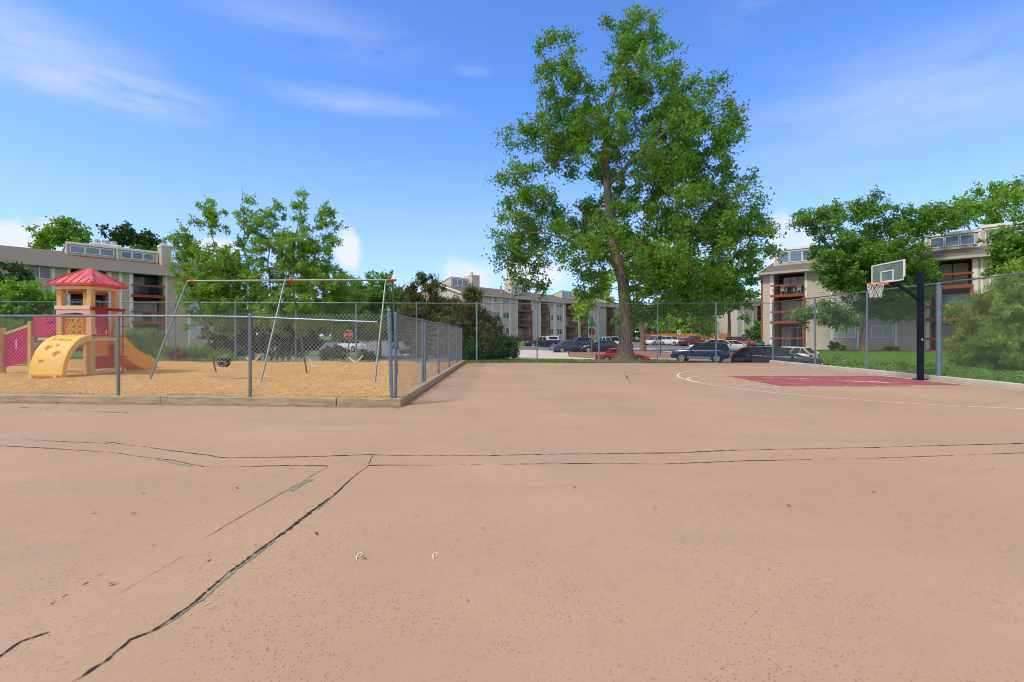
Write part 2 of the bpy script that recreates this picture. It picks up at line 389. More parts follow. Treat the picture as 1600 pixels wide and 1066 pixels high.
def drape(name, poly, off, m, skirt=.12, kind='structure'):
    bm = bmesh.new(); vs = [bm.verts.new((x, y, 0)) for x, y in poly]; bm.faces.new(vs)
    xs = [p[0] for p in poly]; ys = [p[1] for p in poly]
    for ax, lo, hi in ((0, min(xs), max(xs)), (1, min(ys), max(ys))):
        t = math.ceil(lo)
        while t < hi:
            co = (t, 0, 0) if ax == 0 else (0, t, 0); no = (1, 0, 0) if ax == 0 else (0, 1, 0)
            bmesh.ops.bisect_plane(bm, geom=bm.verts[:]+bm.edges[:]+bm.faces[:], plane_co=co, plane_no=no, dist=1e-4); t += 1
    bmesh.ops.triangulate(bm, faces=bm.faces)
    for v in bm.verts: v.co.z = hgt(v.co.x, v.co.y)+off
    if skirt:
        be = [e for e in bm.edges if e.is_boundary]
        r = bmesh.ops.extrude_edge_only(bm, edges=be)
        for v in r['geom']:
            if isinstance(v, bmesh.types.BMVert): v.co.z -= skirt
    bmesh.ops.recalc_face_normals(bm, faces=bm.faces)
    me = bpy.data.meshes.new(name); bm.to_mesh(me); bm.free(); me.materials.append(m)
    o = bpy.data.objects.new(name, me); col.objects.link(o); o['kind'] = kind
    return o

# ------------------------------------------------------------------ ground
gx = [-2500, -800, -300, -160]+list(range(-100, 101))+[160, 300, 800, 2500]
gy = [-800, -100, -30]+list(range(-8, 141))+[170, 250, 400, 900, 2600]
gv = [(x, y, hgt(x, y)-.03) for y in gy for x in gx]; nx = len(gx)
g = MB(); g.v = gv; g.f = [(j*nx+i, j*nx+i+1, (j+1)*nx+i+1, (j+1)*nx+i) for j in range(len(gy)-1) for i in range(nx-1)]; g.mi = [0]*len(g.f)
tag(g.build('ground', M['grass'], fix=False), kind='structure')
# court slab: sheet at z=0 with a rough far edge
c = MB(); far = [(x, 24.75+.12*math.sin(x*1.3)+.05*math.sin(x*4.1)) for x in np.linspace(13.0, -20, 60)]
c.add([(-20, -6, 0), (13.0, -6, 0)]+[(x, y, 0) for x, y in far]+[(x, y, -.1) for x, y in far], [tuple(range(62))]+[(2+i, 3+i, 63+i, 62+i) for i in range(59)])
tag(c.build('court', M['court'], fix=False), kind='structure')
drape('street', [(-17, 31), (7, 31), (8.6, 27), (9.6, 24.95), (13.36, 24.95), (13.5, 21.6), (18.0, 26.9), (20.6, 33.5), (26.3, 50), (30, 62), (37, 80), (44, 95), (50, 118), (47, 123), (8.4, 83.8), (-4.6, 68.6), (-10, 73), (-18, 84), (-30, 96), (-60, 96), (-60, 92), (-45, 85), (-36, 66), (-27.5, 50)], .03, M['asphalt'], 0)
drape('mulch_bed', [(6, 50), (9.5, 46.5), (18.5, 46), (19, 49), (18.5, 60), (12, 62.5), (7, 60)], .14, M['mulch'])
drape('concrete_path', [(-14, 52), (-2, 51.5), (5.9, 46.4), (9.4, 46.2), (5.85, 50), (6.9, 60), (4, 64), (-1, 67), (-6, 66)], .12, M['concrete'])
drape('concrete_kerb', [(9.5, 46.1), (18.5, 45.6), (19.6, 47), (19.5, 61), (18.7, 60.5), (19.1, 48.9), (18.6, 45.95), (9.5, 46.4)], .16, M['concrete'])
drape('grass_island', [(-27, 53), (-17, 52), (-14.5, 54), (-16, 58), (-20, 60), (-30, 61)], .12, M['grass'])
drape('lawn_kerb', [(-4.4, 69.0), (8.6, 84.2), (47, 123.4), (47.3, 123.0), (8.9, 83.8), (-4.1, 68.6)], .16, M['concrete'])
drape('parking_path', [(12, 68), (25, 66), (26, 68.5), (13, 71)], .10, M['concrete'])
drape('dirt_verge', [(3.0, 24.9), (9.3, 24.9), (8.6, 27.0), (7.2, 29.5), (4.2, 29), (3.4, 26.5)], .02, M['dirt'], 0)
# wood chips of the playground: uneven bed
def sx(y): return -2.28-(y-9.4)*.0159
pc = MB(); nxx, nyy = 90, 70
for j in range(nyy+1):
    y = 9.5+(24.6-9.5)*j/nyy
    for i in range(nxx+1):
        x0 = -22; x1 = sx(y)-.08; x = x0+(x1-x0)*(i/nxx)
        fy = 9.5+(-2.3-x)*.0806*max(0, 1-(y-9.5)/6)
        hol = sum(math.exp(-(((x-q)/.5)**2+((y-15.2)/.7)**2)) for q in (-9.1, -8.15, -6.1, -4.9))*.07
        pc.v.append((x, y+fy*0+(-2.3-x)*.0806*max(0, 1-(y-9.5)/15.1), .07-hol+.035*math.sin(x*1.7+y)*math.sin(y*1.1)+.02*math.sin(x*5.1)*math.sin(y*4.3)))
pc.f = [(j*(nxx+1)+i, j*(nxx+1)+i+1, (j+1)*(nxx+1)+i+1, (j+1)*(nxx+1)+i) for j in range(nyy) for i in range(nxx)]; pc.mi = [0]*len(pc.f)
tag(pc.build('wood_chip_bed', M['chips'], smooth=True, fix=False), kind='structure')
# loose chips
def scatter_quads(name, P, N, size, m, aspect=.5, tint=None, kind=None, parent=None, up=None):
    n = len(P)
    if up is None:
        a = rng.normal(size=(n, 3)); a /= np.linalg.norm(a, axis=1)[:, None]
    else: a = up
    q = rng.normal(size=(n, 3)) if N is None else N
    b = np.cross(a, q); b /= np.linalg.norm(b, axis=1)[:, None]+1e-9
    s = np.asarray(size).reshape(-1, 1)*np.ones((n, 1))
    V = np.empty((n, 4, 3)); V[:, 0] = P-a*s*.5; V[:, 1] = P+b*s*.5*aspect+a*s*.08; V[:, 2] = P+a*s*.5; V[:, 3] = P-b*s*.5*aspect+a*s*.08
    me = bpy.data.meshes.new(name); me.vertices.add(n*4); me.vertices.foreach_set('co', V.ravel())
    me.loops.add(n*4); me.loops.foreach_set('vertex_index', np.arange(n*4))
    me.polygons.add(n); me.polygons.foreach_set('loop_start', np.arange(0, n*4, 4)); me.polygons.foreach_set('loop_total', np.full(n, 4))
    if tint is None: tint = rng.random(n)
    at = me.attributes.new('tint', 'FLOAT', 'FACE'); at.data.foreach_set('value', np.clip(tint, 0, 1).astype(np.float32))
    me.materials.append(m); me.update(); me.validate()
    o = bpy.data.objects.new(name, me); col.objects.link(o); o.parent = parent
    if kind: o['kind'] = kind
    return o
n = 9000; yy = 9.9+rng.random(n)**1.4*14; xx = -2.6-rng.random(n)*15
P = np.stack([xx, yy+(-2.3-xx)*.0806*np.maximum(0, 1-(yy-9.5)/15.1), .10+rng.random(n)*.03], 1)
cu = rng.normal(size=(n, 3)); cu[:, 2] *= .25; cu /= np.linalg.norm(cu, axis=1)[:, None]
M['loosechip'] = leafmat('loose_wood_chip', (.36, .17, .05), (.85, .50, .17), 0.)
tag(scatter_quads('loose_wood_chips', P, np.tile([0, 0, 1.], (n, 1)), .04+rng.random(n)*.04, M['loosechip'], .5, up=cu), 'loose tan wood chips on the playground bed', 'wood chips', kind='stuff')

# court markings
def ribbon(pts, wd, z, jit=0., wvar=0., gaps=0., sub=.08, mb=None, closed=False):
    mb = mb or MB(); P = []
    for (a, b) in zip(pts, pts[1:]):
        L_ = math.hypot(b[0]-a[0], b[1]-a[1]); k = max(1, int(L_/sub))
        P += [(a[0]+(b[0]-a[0])*i/k, a[1]+(b[1]-a[1])*i/k) for i in range(k)]
    P.append(pts[-1]); prev = None; off = 0; ph = random.uniform(0, 6), random.uniform(0, 6); dist_ = 0
    for i, p in enumerate(P):
        a = P[max(0, i-1)]; b = P[min(len(P)-1, i+1)]; d = (b[0]-a[0], b[1]-a[1]); L_ = math.hypot(*d) or 1; nn = (-d[1]/L_, d[0]/L_)
        off = off*.7+random.uniform(-jit, jit)
        ww = (wd(i/len(P)) if callable(wd) else wd)*(1+random.uniform(-wvar, wvar))/2
        dist_ += L_*.5
        if gaps or wvar >= .6:
            mod = .62+.38*math.sin(dist_*2.3+ph[0])*math.sin(dist_*.83+ph[1])+random.uniform(-.18, .18); ww *= max(.12, mod)*1.15
        else: mod = 1
        cur = ((p[0]+nn[0]*(off+ww), p[1]+nn[1]*(off+ww), z), (p[0]+nn[0]*(off-ww), p[1]+nn[1]*(off-ww), z))
        if prev and (not gaps or mod+random.uniform(-.05, .05) > gaps*2.2): mb.add([prev[0], prev[1], cur[1], cur[0]], [(0, 1, 2, 3)])
        prev = cur
    return mb
lm = MB(); CX, CY, RR = 11.5, 14.85, 6.08
arc = [(CX+RR*math.cos(t), CY+RR*math.sin(t)) for t in np.linspace(R(84), R(276), 90)]
arc = [(12.6, arc[0][1])]+arc+[(12.6, arc[-1][1])]
ribbon(arc, .055, .004, mb=lm, sub=.3)
ft = [(7.2+1.72*math.cos(t), 14.8+1.80*math.sin(t)) for t in np.linspace(R(90), R(270), 40)]
ribbon(ft, .05, .005, mb=lm, sub=.3)
ribbon([(7.2, 12.98), (7.2, 16.6)], .05, .009, mb=lm, sub=.3); ribbon([(7.2, 12.98), (12.5, 13.3)], .05, .010, mb=lm, sub=.3); ribbon([(7.2, 16.6), (12.5, 16.65)], .05, .011, mb=lm, sub=.3)
ribbon([(12.6, 2), (12.6, 21)], .05, .013, mb=lm, sub=.5)
for q in (8.1, 9.0, 9.9, 11.0):
    for yy_, sg in ((13.05+(q-7.2)*.06, -1), (16.6, 1)):
        ribbon([(q, yy_), (q, yy_+sg*.16)], .09 if q < 10.5 else .3, .006, mb=lm)
for a, b, w_ in (((8.2, 15.9), (9.5, 15.2), .10), ((9.4, 15.35), (9.9, 14.7), .06), ((9.9, 14.9), (10.9, 14.35), .08), ((10.2, 14.5), (11.2, 14.0), .1), ((6.1, 14.9), (6.4, 14.85), .08)):
    ribbon([a, b], w_, .012, jit=.02, wvar=.7, gaps=.2, mb=lm)
tag(lm.build('court_markings', M['line'], fix=False), kind='structure')
km = MB(); km.add([(7.2, 12.99, .006), (12.5, 13.3, .006), (12.5, 16.65, .006), (7.2, 16.6, .006)], [(0, 1, 2, 3)])
tag(km.build('court_key_paint', M['key'], fix=False), kind='structure')
cm = MB()
ribbon([(-9.75, 9.34), (-8.97, 9.18), (-7.89, 8.79), (-6.85, 8.64), (-6.45, 8.72), (-5.74, 8.86)], .02, .004, .006, .6, .35, mb=cm)
ribbon([(-7.28, 6.56), (-6.85, 6.48), (-6.22, 6.36), (-5.6, 6.23), (-5.14, 6.17)], .016, .004, .004, .6, .15, mb=cm, sub=.05)
ribbon([(-5.24, 6.25), (-4.49, 5.96), (-3.63, 5.61), (-3.24, 5.44), (-2.74, 5.46), (-2.18, 5.5), (-1.66, 5.58), (-1.47, 5.55), (-.32, 5.53), (.56, 5.61), (2.01, 5.67), (2.58, 5.79), (4.31, 5.93), (6.52, 6.17), (7.3, 6.25)], .019, .004, .005, .7, .08, mb=cm, sub=.05)
ribbon([(-6.73, 6.06), (-6.37, 6.03), (-5.82, 5.93), (-5.13, 5.79), (-4.74, 5.7), (-4.2, 5.49), (-3.72, 5.32), (-3.21, 5.06), (-2.87, 5.06), (-2.43, 5.11), (-1.94, 5.1)], .015, .004, .005, .7, .1, mb=cm, sub=.05)
ribbon([(-1.52, 5.12), (-.75, 5.13), (-.09, 5.16), (.77, 5.2), (1.62, 5.17), (2.54, 5.3), (4.17, 5.43), (5.99, 5.67), (6.7, 5.76)], .015, .004, .005, .7, .14, mb=cm, sub=.05)
ribbon([(-1.93, 5.08), (-1.97, 4.51), (-2.0, 4.22), (-2.04, 3.81), (-2.08, 3.28)], .008, .004, .003, .5, .1, mb=cm, sub=.04)
ribbon([(-2.04, 3.02), (-2.09, 2.57)], .003, .004, .002, .3, .1, mb=cm, sub=.03); ribbon([(-2.36, 2.82), (-2.35, 2.47)], .006, .004, .003, .6, .3, mb=cm, sub=.03)
ribbon([(-1.6, 5.55), (-1.52, 5.11), (-1.54, 4.57), (-1.53, 4.13), (-1.56, 3.8), (-1.58, 3.42), (-1.6, 3.22), (-1.62, 3.0), (-1.64, 2.8), (-1.63, 2.51), (-1.65, 2.31), (-1.67, 2.24), (-1.72, 2.18), (-1.71, 2.05), (-1.73, 1.92), (-1.75, 1.79), (-1.8, 1.5)],
       lambda t: .010+.013*math.exp(-((t-.60)/.22)**2), .005, .0035, .75, 0, mb=cm, sub=.02)
ribbon([(-2.25, 1.9), (-2.21, 2.01), (-2.19, 2.07), (-2.2, 2.17), (-2.14, 2.24)], .009, .004, .002, .5, 0, mb=cm, sub=.015)
ribbon([(3.81, 17.58), (3.18, 14.4)], .03, .004, .02, .8, .5, mb=cm); ribbon([(4.23, 18.19), (3.48, 14.4)], .035, .004, .01, .6, .25, mb=cm)
ribbon([(4.3, 17.58), (5.8, 17.43)], .03, .004, .01, .6, .2, mb=cm); ribbon([(9.03, 12.2), (10.09, 11.4), (11.78, 11.15)], .012, .004, .01, .6, .4, mb=cm)
ribbon([(-2.91, 15.71), (-.41, 15.48)], .03, .004, .01, .6, .45, mb=cm)
tag(cm.build('court_cracks', M['crack'], fix=False), kind='structure')
tm = MB()
ribbon([(-1.588, 3.25), (-1.601, 3.0), (-1.618, 2.78), (-1.608, 2.53), (-1.628, 2.37), (-1.645, 2.25)], lambda t: .006+.032*math.sin(math.pi*min(1, t*1.05))**.7, .0035, .003, .7, .0, mb=tm, sub=.012)
ribbon([(-4.15, 5.44), (-3.77, 5.29), (-3.36, 5.08)], .035, .0035, .004, .6, .15, mb=tm, sub=.03)
ribbon([(-1.915, 4.62), (-1.945, 4.49), (-1.955, 4.28)], .045, .0035, .004, .4, 0, mb=tm, sub=.02)
ribbon([(-1.525, 4.1), (-1.535, 3.8)], .025, .0035, .003, .5, .2, mb=tm, sub=.02)
tag(tm.build('court_old_paint', M['teal'], fix=False), kind='structure')
wm = MB()
for x, y in ((-.95, 2.97), (-.48, 2.97)):
    ribbon([(x+.013*math.cos(t), y+.05+.03*math.sin(t)) for t in np.linspace(0, 6.1, 12)], .005, .007, .0, .3, 0, mb=wm, sub=.01)
    ribbon([(x-.012, y+.03), (x+.002, y-.02)], .005, .0075, .0, .3, 0, mb=wm, sub=.01)
ribbon([(-1.57, 2.44), (-1.545, 2.50)], .006, .007, .002, .6, .3, mb=wm, sub=.006)
tag(wm.build('chalk_marks', M['line'], fix=False), kind='structure')
# fallen leaves / twigs and grit on court
n = 260; P = np.stack([rng.uniform(-9, 12, n), 2.5+rng.random(n)**1.5*20, np.full(n, .012)], 1)
keep = (P[:, 0] > -2) | (P[:, 1] < 8.3); P = P[keep]; n = len(P); cu = rng.normal(size=(n, 3)); cu[:, 2] = .05; cu /= np.linalg.norm(cu, axis=1)[:, None]
tag(scatter_quads('leaf_litter', P, np.tile([0, 0, 1.], (n, 1)), .02+rng.random(n)*.03, leafmat('litter', (.10, .05, .02), (.45, .30, .15), 0), .5, up=cu), 'sparse dry leaf litter scattered on the court', 'leaf litter', kind='stuff')
# litter line along timber and far edge
n = 5200; t_ = rng.random(n); sel = rng.random(n)
xa = -2.1-t_*12; ya = 9.28+(-2.1-xa)*.0806-rng.random(n)**2*.16
yb = 9.6+t_*15; xb = -2.2-(yb-9.4)*.0159+.07+rng.random(n)**2*.22
xc = -2.3+t_*15.2; yc = 24.85-rng.random(n)**2*.5
P = np.where((sel < .3)[:, None], np.stack([xa, ya], 1), np.where((sel < .62)[:, None], np.stack([xb, yb], 1), np.stack([xc, yc], 1)))
P = np.concatenate([P, np.full((n, 1), .012)], 1); cu = rng.normal(size=(n, 3)); cu[:, 2] = .1; cu /= np.linalg.norm(cu, axis=1)[:, None]
tag(scatter_quads('edge_litter', P, np.tile([0, 0, 1.], (n, 1)), .02+rng.random(n)*.035, leafmat('edge_litter', (.16, .09, .045), (.50, .30, .13), 0), .6, up=cu), 'brown litter and chips along the court edges', 'litter', kind='stuff')

# ------------------------------------------------------------------ timber border
tb = thing('timber_border', 'weathered timber sleepers edging the wood chip playground', 'border')
def beam_part(a, b, parent, h=.155, w_=.14, name='sleeper', m=None):
    mb = MB(); n = 6; a = Vector((*a, 0)); b = Vector((*b, 0)); d = (b-a).normalized(); s = Vector((-d.y, d.x, 0))
    rings = []
    for i in range(n+1):
        p = a+(b-a)*i/n+s*random.uniform(-.006, .006); hh = h+random.uniform(-.006, .006)
        dn = Vector((0, 0, -.95)) if name == 'kerb_stone' else Vector((0, 0, 0)); rings.append([p-s*w_/2+dn, p+s*w_/2+dn, p+s*w_/2+Vector((0, 0, hh)), p-s*w_/2+Vector((0, 0, hh))])
    mb.loft(rings); return mb.build(name, m or M['timber'], parent, bevel=.012)
def fl(x): return (x, 9.42+(-2.28-x)*.0806)
xs_ = [-2.14, -3.42, -7.05, -10.7, -14.3]
for a, b in zip(xs_, xs_[1:]): beam_part(fl(a-.006), fl(b+.006), tb)
ys_ = [9.50, 12.3, 15.4, 18.5, 21.6, 24.55]
for a, b in zip(ys_, ys_[1:]): beam_part((sx(a+.006)+.07, a+.006), (sx(b-.006)+.07, b-.006), tb)
kb = thing('concrete_edging', 'pale concrete kerb under the tall fence beside the basketball court', 'kerb')
ky = [2.0, 5.2, 7.4, 9.6, 11.4, 12.35, 13.35, 14.6, 16.8, 19.5, 22.0, 24.7]
for a, b in zip(ky, ky[1:]): beam_part((13.22, a+.008), (13.22, b-.008), kb, .13, .22, 'kerb_stone', M['concrete'])

# ------------------------------------------------------------------ chain link fences
def mesh_panel(name, a, b, z0, z1, parent, m, r=.0022, pitch=.0735, z0b=None, z1b=None):
    """woven wire between a and b (xy); straight 45 degree wires in two layers"""
    a = np.array(a, float); b = np.array(b, float); Ld = np.linalg.norm(b-a); d = (b-a)/Ld; nrm = np.array([-d[1], d[0]])
    z0b = z0 if z0b is None else z0b; z1b = z1 if z1b is None else z1b
    V = []; F_ = []; H_ = z1-z0
    for sg in (1, -1):
        k0 = -int(H_/pitch)-1; k1 = int(Ld/pitch)+1
        for k in range(k0, k1):
            x0 = k*pitch
            # wire u from x0 to x0+H_, v from 0..H_
            ua, ub = max(x0, 0), min(x0+H_, Ld)
            if ub-ua < .01: continue
            va, vb = ua-x0, ub-x0
            if sg < 0: va, vb = H_-va, H_-vb
            pts = []
            for u, v_ in ((ua, va), (ub, vb)):
                f = u/Ld; zz = (z0+(z0b-z0)*f)+(v_/H_)*((z1+(z1b-z1)*f)-(z0+(z0b-z0)*f))
                q = a+d*u+nrm*(r*1.05*sg); pts.append((q[0], q[1], zz, u, v_))
            dirn = np.array([d[0]*1, d[1]*1, sg])/math.sqrt(2); sd = np.array([d[0], d[1], -sg])/math.sqrt(2); nn = np.array([nrm[0], nrm[1], 0])
            bi = len(V)
            for p in pts:
                c_ = np.array(p[:3])
                V += [c_+sd*r, c_-sd*r*.5+nn*r*.87, c_-sd*r*.5-nn*r*.87]
            F_ += [(bi+j, bi+(j+1) % 3, bi+3+(j+1) % 3, bi+3+j) for j in range(3)]
    mb = MB(); mb.v = [tuple(v) for v in V]; mb.f = F_; mb.mi = [0]*len(F_)
    return mb.build(name, m, parent, fix=False)
def post(x, y, z1, r, parent, m, name='post', z0=-.05, lean=(0, 0)):
    mb = MB(); mb.tube([(x, y, z0), (x+lean[0], y+lean[1], z1)], r, 10)
    o = mb.build(name, m, parent, smooth=True)
    cp = MB(); cp.tube([(x+lean[0], y+lean[1], z1-.01), (x+lean[0], y+lean[1], z1+.02), (x+lean[0], y+lean[1], z1+.045)], [r*1.15, r*1.1, r*.45], 10)
    cp.build('cap', m, o, smooth=True)
    return o
lf = thing('chain_link_fence', 'low chain link fence standing on timber round the playground', 'fence')
fx = [-15.9, -13.2, -10.6, -8.03, -5.22]     # front posts
for x in (-5.22, -8.03, -10.85, -13.6): post(*fl(x), 1.77, .03, lf, M['galv'], z0=.14)
post(*fl(-2.34), 1.86, .04, lf, M['galvblue'], z0=.14, lean=(-.05, 0)); post(-2.30, 9.58, 1.80, .03, lf, M['galvblue'], z0=.14)
for y in (12.65, 15.7, 18.75, 21.8): post(sx(y), y, 1.76+.02*random.random(), .032, lf, M['galvblue'], z0=.1)
for y in (13.0, 24.3): post(sx(y), y, 1.70, .03, lf, M['galvblue'], z0=.1)
rl = MB()
rl.tube([(*fl(-16), 1.79), (*fl(-10), 1.785), (*fl(-8), 1.78), (*fl(-6.2), 1.765), (*fl(-5.2), 1.745), (*fl(-3.9), 1.69), (*fl(-2.62), 1.635)], .021, 8)
rl.build('top_rail', M['galv'], lf, smooth=True)
rl = MB(); rl.tube([(sx(9.6), 9.6, 1.80)]+[(sx(y), y, 1.79-.02*math.sin((y-9.6)/3.05*math.pi)**2*(y < 15)) for y in np.arange(10.2, 24.4, .6)], .018, 8)
rl.build('top_rail', M['galvblue'], lf, smooth=True)
mesh_panel('wire_mesh', fl(-5.2), fl(-16), .17, 1.82, lf, M['wire'], .0030, .084)
mesh_panel('wire_mesh', fl(-2.42), fl(-5.2), .17, 1.80, lf, M['wire'], .0030, .084)
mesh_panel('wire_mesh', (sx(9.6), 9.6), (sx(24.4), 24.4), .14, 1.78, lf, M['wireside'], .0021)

tf = thing('chain_link_fence', 'tall chain link fence along the far end of the court', 'fence')
for px_ in range(-8, 5):
    x = (745-800+94.2*px_)*24.6/757 if px_ < 2 else (936-800+91.4*(px_-2))*24.6/757
    thick = px_ % 2 == 0
    post(x, 24.6, 3.06, .05 if thick else .03, tf, M['galvblue'], z0=-.05)
rl = MB(); rl.tube([(-26.5, 24.6, 3.10), (-15, 24.6, 3.07), (-2, 24.6, 3.02), (13.2, 24.6, 3.04)], .021, 8); rl.build('top_rail', M['galv'], tf, smooth=True)
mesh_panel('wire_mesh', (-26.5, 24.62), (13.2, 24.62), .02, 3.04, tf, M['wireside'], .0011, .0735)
rf = thing('chain_link_fence', 'tall chain link fence beside the hoop and the right lawn', 'fence')
post(13.25, 24.6, 3.05, .045, rf, M['galvblue'])
for y in (21.15, 18.05): post(13.23, y, 2.98, .035, rf, M['galvblue'])
post(13.22, 15.0, 2.98, .07, rf, M['galvblue'])
for y in (11.9, 8.8, 5.7): post(13.2, y, 2.98, .035, rf, M['galvblue'])
rl = MB(); rl.tube([(13.25, 24.6, 3.06), (13.23, 21, 3.04), (13.22, 15, 3.0), (13.2, 5, 2.98)], .023, 8); rl.build('top_rail', M['galv'], rf, smooth=True)
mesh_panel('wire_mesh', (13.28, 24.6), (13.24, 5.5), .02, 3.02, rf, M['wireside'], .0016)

# ------------------------------------------------------------------ basketball hoop
bh = thing('basketball_hoop', 'navy pole basketball hoop with clear backboard and white net', 'basketball hoop', (12.66, 15.02, 0))
def relz(p): return (p[0]-12.66, p[1]-15.02, p[2])
mb = MB(); mb.box(-.068, .068, -.068, .068, .02, 3.36); mb.build('pole', M['navy'], bh, bevel=.012)
mb = MB(); mb.box(-.14, .14, -.14, .14, .015, .04); mb.build('base_plate', M['navy'], bh)
mb = MB()
for z in (2.46, 2.56): mb.box(-.08, .08, -.08, .08, z, z+.025)
mb.build('clamp', M['navy'], bh)
mb = MB(); mb.bar((-.06, 0, 2.52), (-1.02, -.30, 2.98), .07, .09); mb.bar((-.9, -.27, 2.95), (-1.24, -.35, 2.98), .22, .10); mb.build('arm', M['navy'], bh, bevel=.008)
# board: local frame, faces -x; y width 1.32, height .64, tilted
bb = thing.__wrapped__ if False else None
def bpt(y, z, x=0.): # board coordinates: y along width, z up from bottom
    ty = R(3.5)
    return (-1.31+x+.03*y, -.37+y, 2.985+z-math.sin(ty)*0)
W2 = .66; BHT = .60
def bbox(mb, y0, y1, z0, z1, x0, x1):
    vs = [bpt(y, z, x) for z in (z0, z1) for y in (y0, y1) for x in (x0, x1)]
    mb.add(vs, [(0, 2, 3, 1), (4, 5, 7, 6), (0, 1, 5, 4), (2, 6, 7, 3), (0, 4, 6, 2), (1, 3, 7, 5)])
mb = MB(); bbox(mb, -W2+.03, W2-.03, .03, BHT-.03, 0, .012); brd = mb.build('backboard', M['acryl'], bh)
mb = MB()
bbox(mb, -W2, W2, 0, .035, -.012, .03); bbox(mb, -W2, W2, BHT-.035, BHT, -.012, .03); bbox(mb, -W2, -W2+.035, .035, BHT-.035, -.012, .03); bbox(mb, W2-.035, W2, .035, BHT-.035, -.012, .03)
mb.build('backboard_frame', M['white'], brd)
mb = MB()
for y0, y1, z0, z1 in ((-.26, .26, .33, .36), (-.26, -.225, .06, .33), (.225, .26, .06, .33), (-.26, .26, .03, .06)): bbox(mb, y0, y1, z0, z1, -.018, -.004)
mb.build('target_square', M['white'], brd)
mb = MB(); bbox(mb, -.24, -.20, .37, BHT-.04, .013, .04); bbox(mb, .20, .24, .37, BHT-.04, .013, .04); mb.bar((-1.2, -.6, 3.30), (-1.1, -.33, 3.02), .03, .03); mb.bar((-1.2, -.15, 3.30), (-1.1, -.33, 3.02), .03, .03)
mb.build('board_bracket', M['navy'], brd)
mb = MB(); bbox(mb, -W2-.015, -W2+.12, -.05, .0, -.02, .05); bbox(mb, -W2-.03, -W2, -.05, .10, -.02, .05); mb.build('corner_pad', M['navy'], brd)
rc = Vector((-1.31-.36, -.37, 2.96)); rr = .225
mb = MB(); mb.tube([rc+Vector((rr*math.cos(t), rr*math.sin(t), 0)) for t in np.linspace(0, 2*math.pi, 33)], .011, 8, False)
mb.bar(rc+Vector((rr*.9, 0, -.02)), (-1.325, -.37, 2.94), .16, .05)
rim = mb.build('rim', M['orange'], bh, smooth=True)
mb = MB()
for k in range(12):
    for sg in (1, -1):
        pts = []
        for j in range(9):
            f = j/8; rad = rr*(1-.45*f**.7)+.02*math.sin(f*9+k); t = 2*math.pi*(k/12)+sg*f*math.pi/12*4
            pts.append(rc+Vector((rad*math.cos(t), rad*math.sin(t), -.01-.40*f-(.04 if k % 3 == 0 else 0)*f)))
        mb.tube(pts, .0065, 4, False)
mb.build('net', M['net'], rim)
mb = MB(); mb.box(-.022, .022, -.073, -.069, 1.23, 1.29); mb.build('sticker', M['white'], bh)

# ------------------------------------------------------------------ swing set
ss = thing('swing_set', 'grey steel swing frame with red corner fittings in the playground', 'swing set')
top = [Vector((-10.35, 15.45, 3.12)), Vector((-7.12, 15.2, 3.11)), Vector((-3.93, 15.1, 3.11))]
mb = MB(); mb.tube([top[0]+Vector((.12, 0, 0)), top[1], top[2]+Vector((.05, 0, 0))], .030, 10); mb.build('top_bar', M['steel'], ss, smooth=True)
fr = [(-10.70, 14.3, .05), (-6.96, 13.4, .05), (-3.80, 13.4, .05)]; bk = [(-10.62, 17.4, .05), (-7.02, 16.6, .05), (-3.92, 16.6, .05)]
for i in range(3):
    a = top[i]; f = Vector(fr[i]); b = Vector(bk[i]); u = (f-a).normalized()
    mb = MB(); mb.tube([a+Vector((.10, 0, 0)), a+Vector((.02, -.03, -.01)), a+u*.12, a+u*.3, f], .029, 10); mb.build('leg', M['steel'], ss, smooth=True)
    u = (b-a).normalized(); mb = MB(); mb.tube([a+Vector((.18, .03, -.02)), a+Vector((.18, .03, -.02))+u*.2, b], .028, 10); mb.build('leg', M['steeldull'], ss, smooth=True)
    mb = MB(); mb.tube([a+Vector((.04, 0, 0)), a+Vector((.32, 0, 0))], .038, 10); mb.tube([a+Vector((.18, .02, 0)), a+Vector((.18, .07, -.09))], .036, 10); mb.build('corner_fitting', M['redfit'], ss, smooth=True)
def bar_at(x): 
    return top[0].lerp(top[1], (x-top[0].x)/(top[1].x-top[0].x)) if x < top[1].x else top[1].lerp(top[2], (x-top[1].x)/(top[2].x-top[1].x))
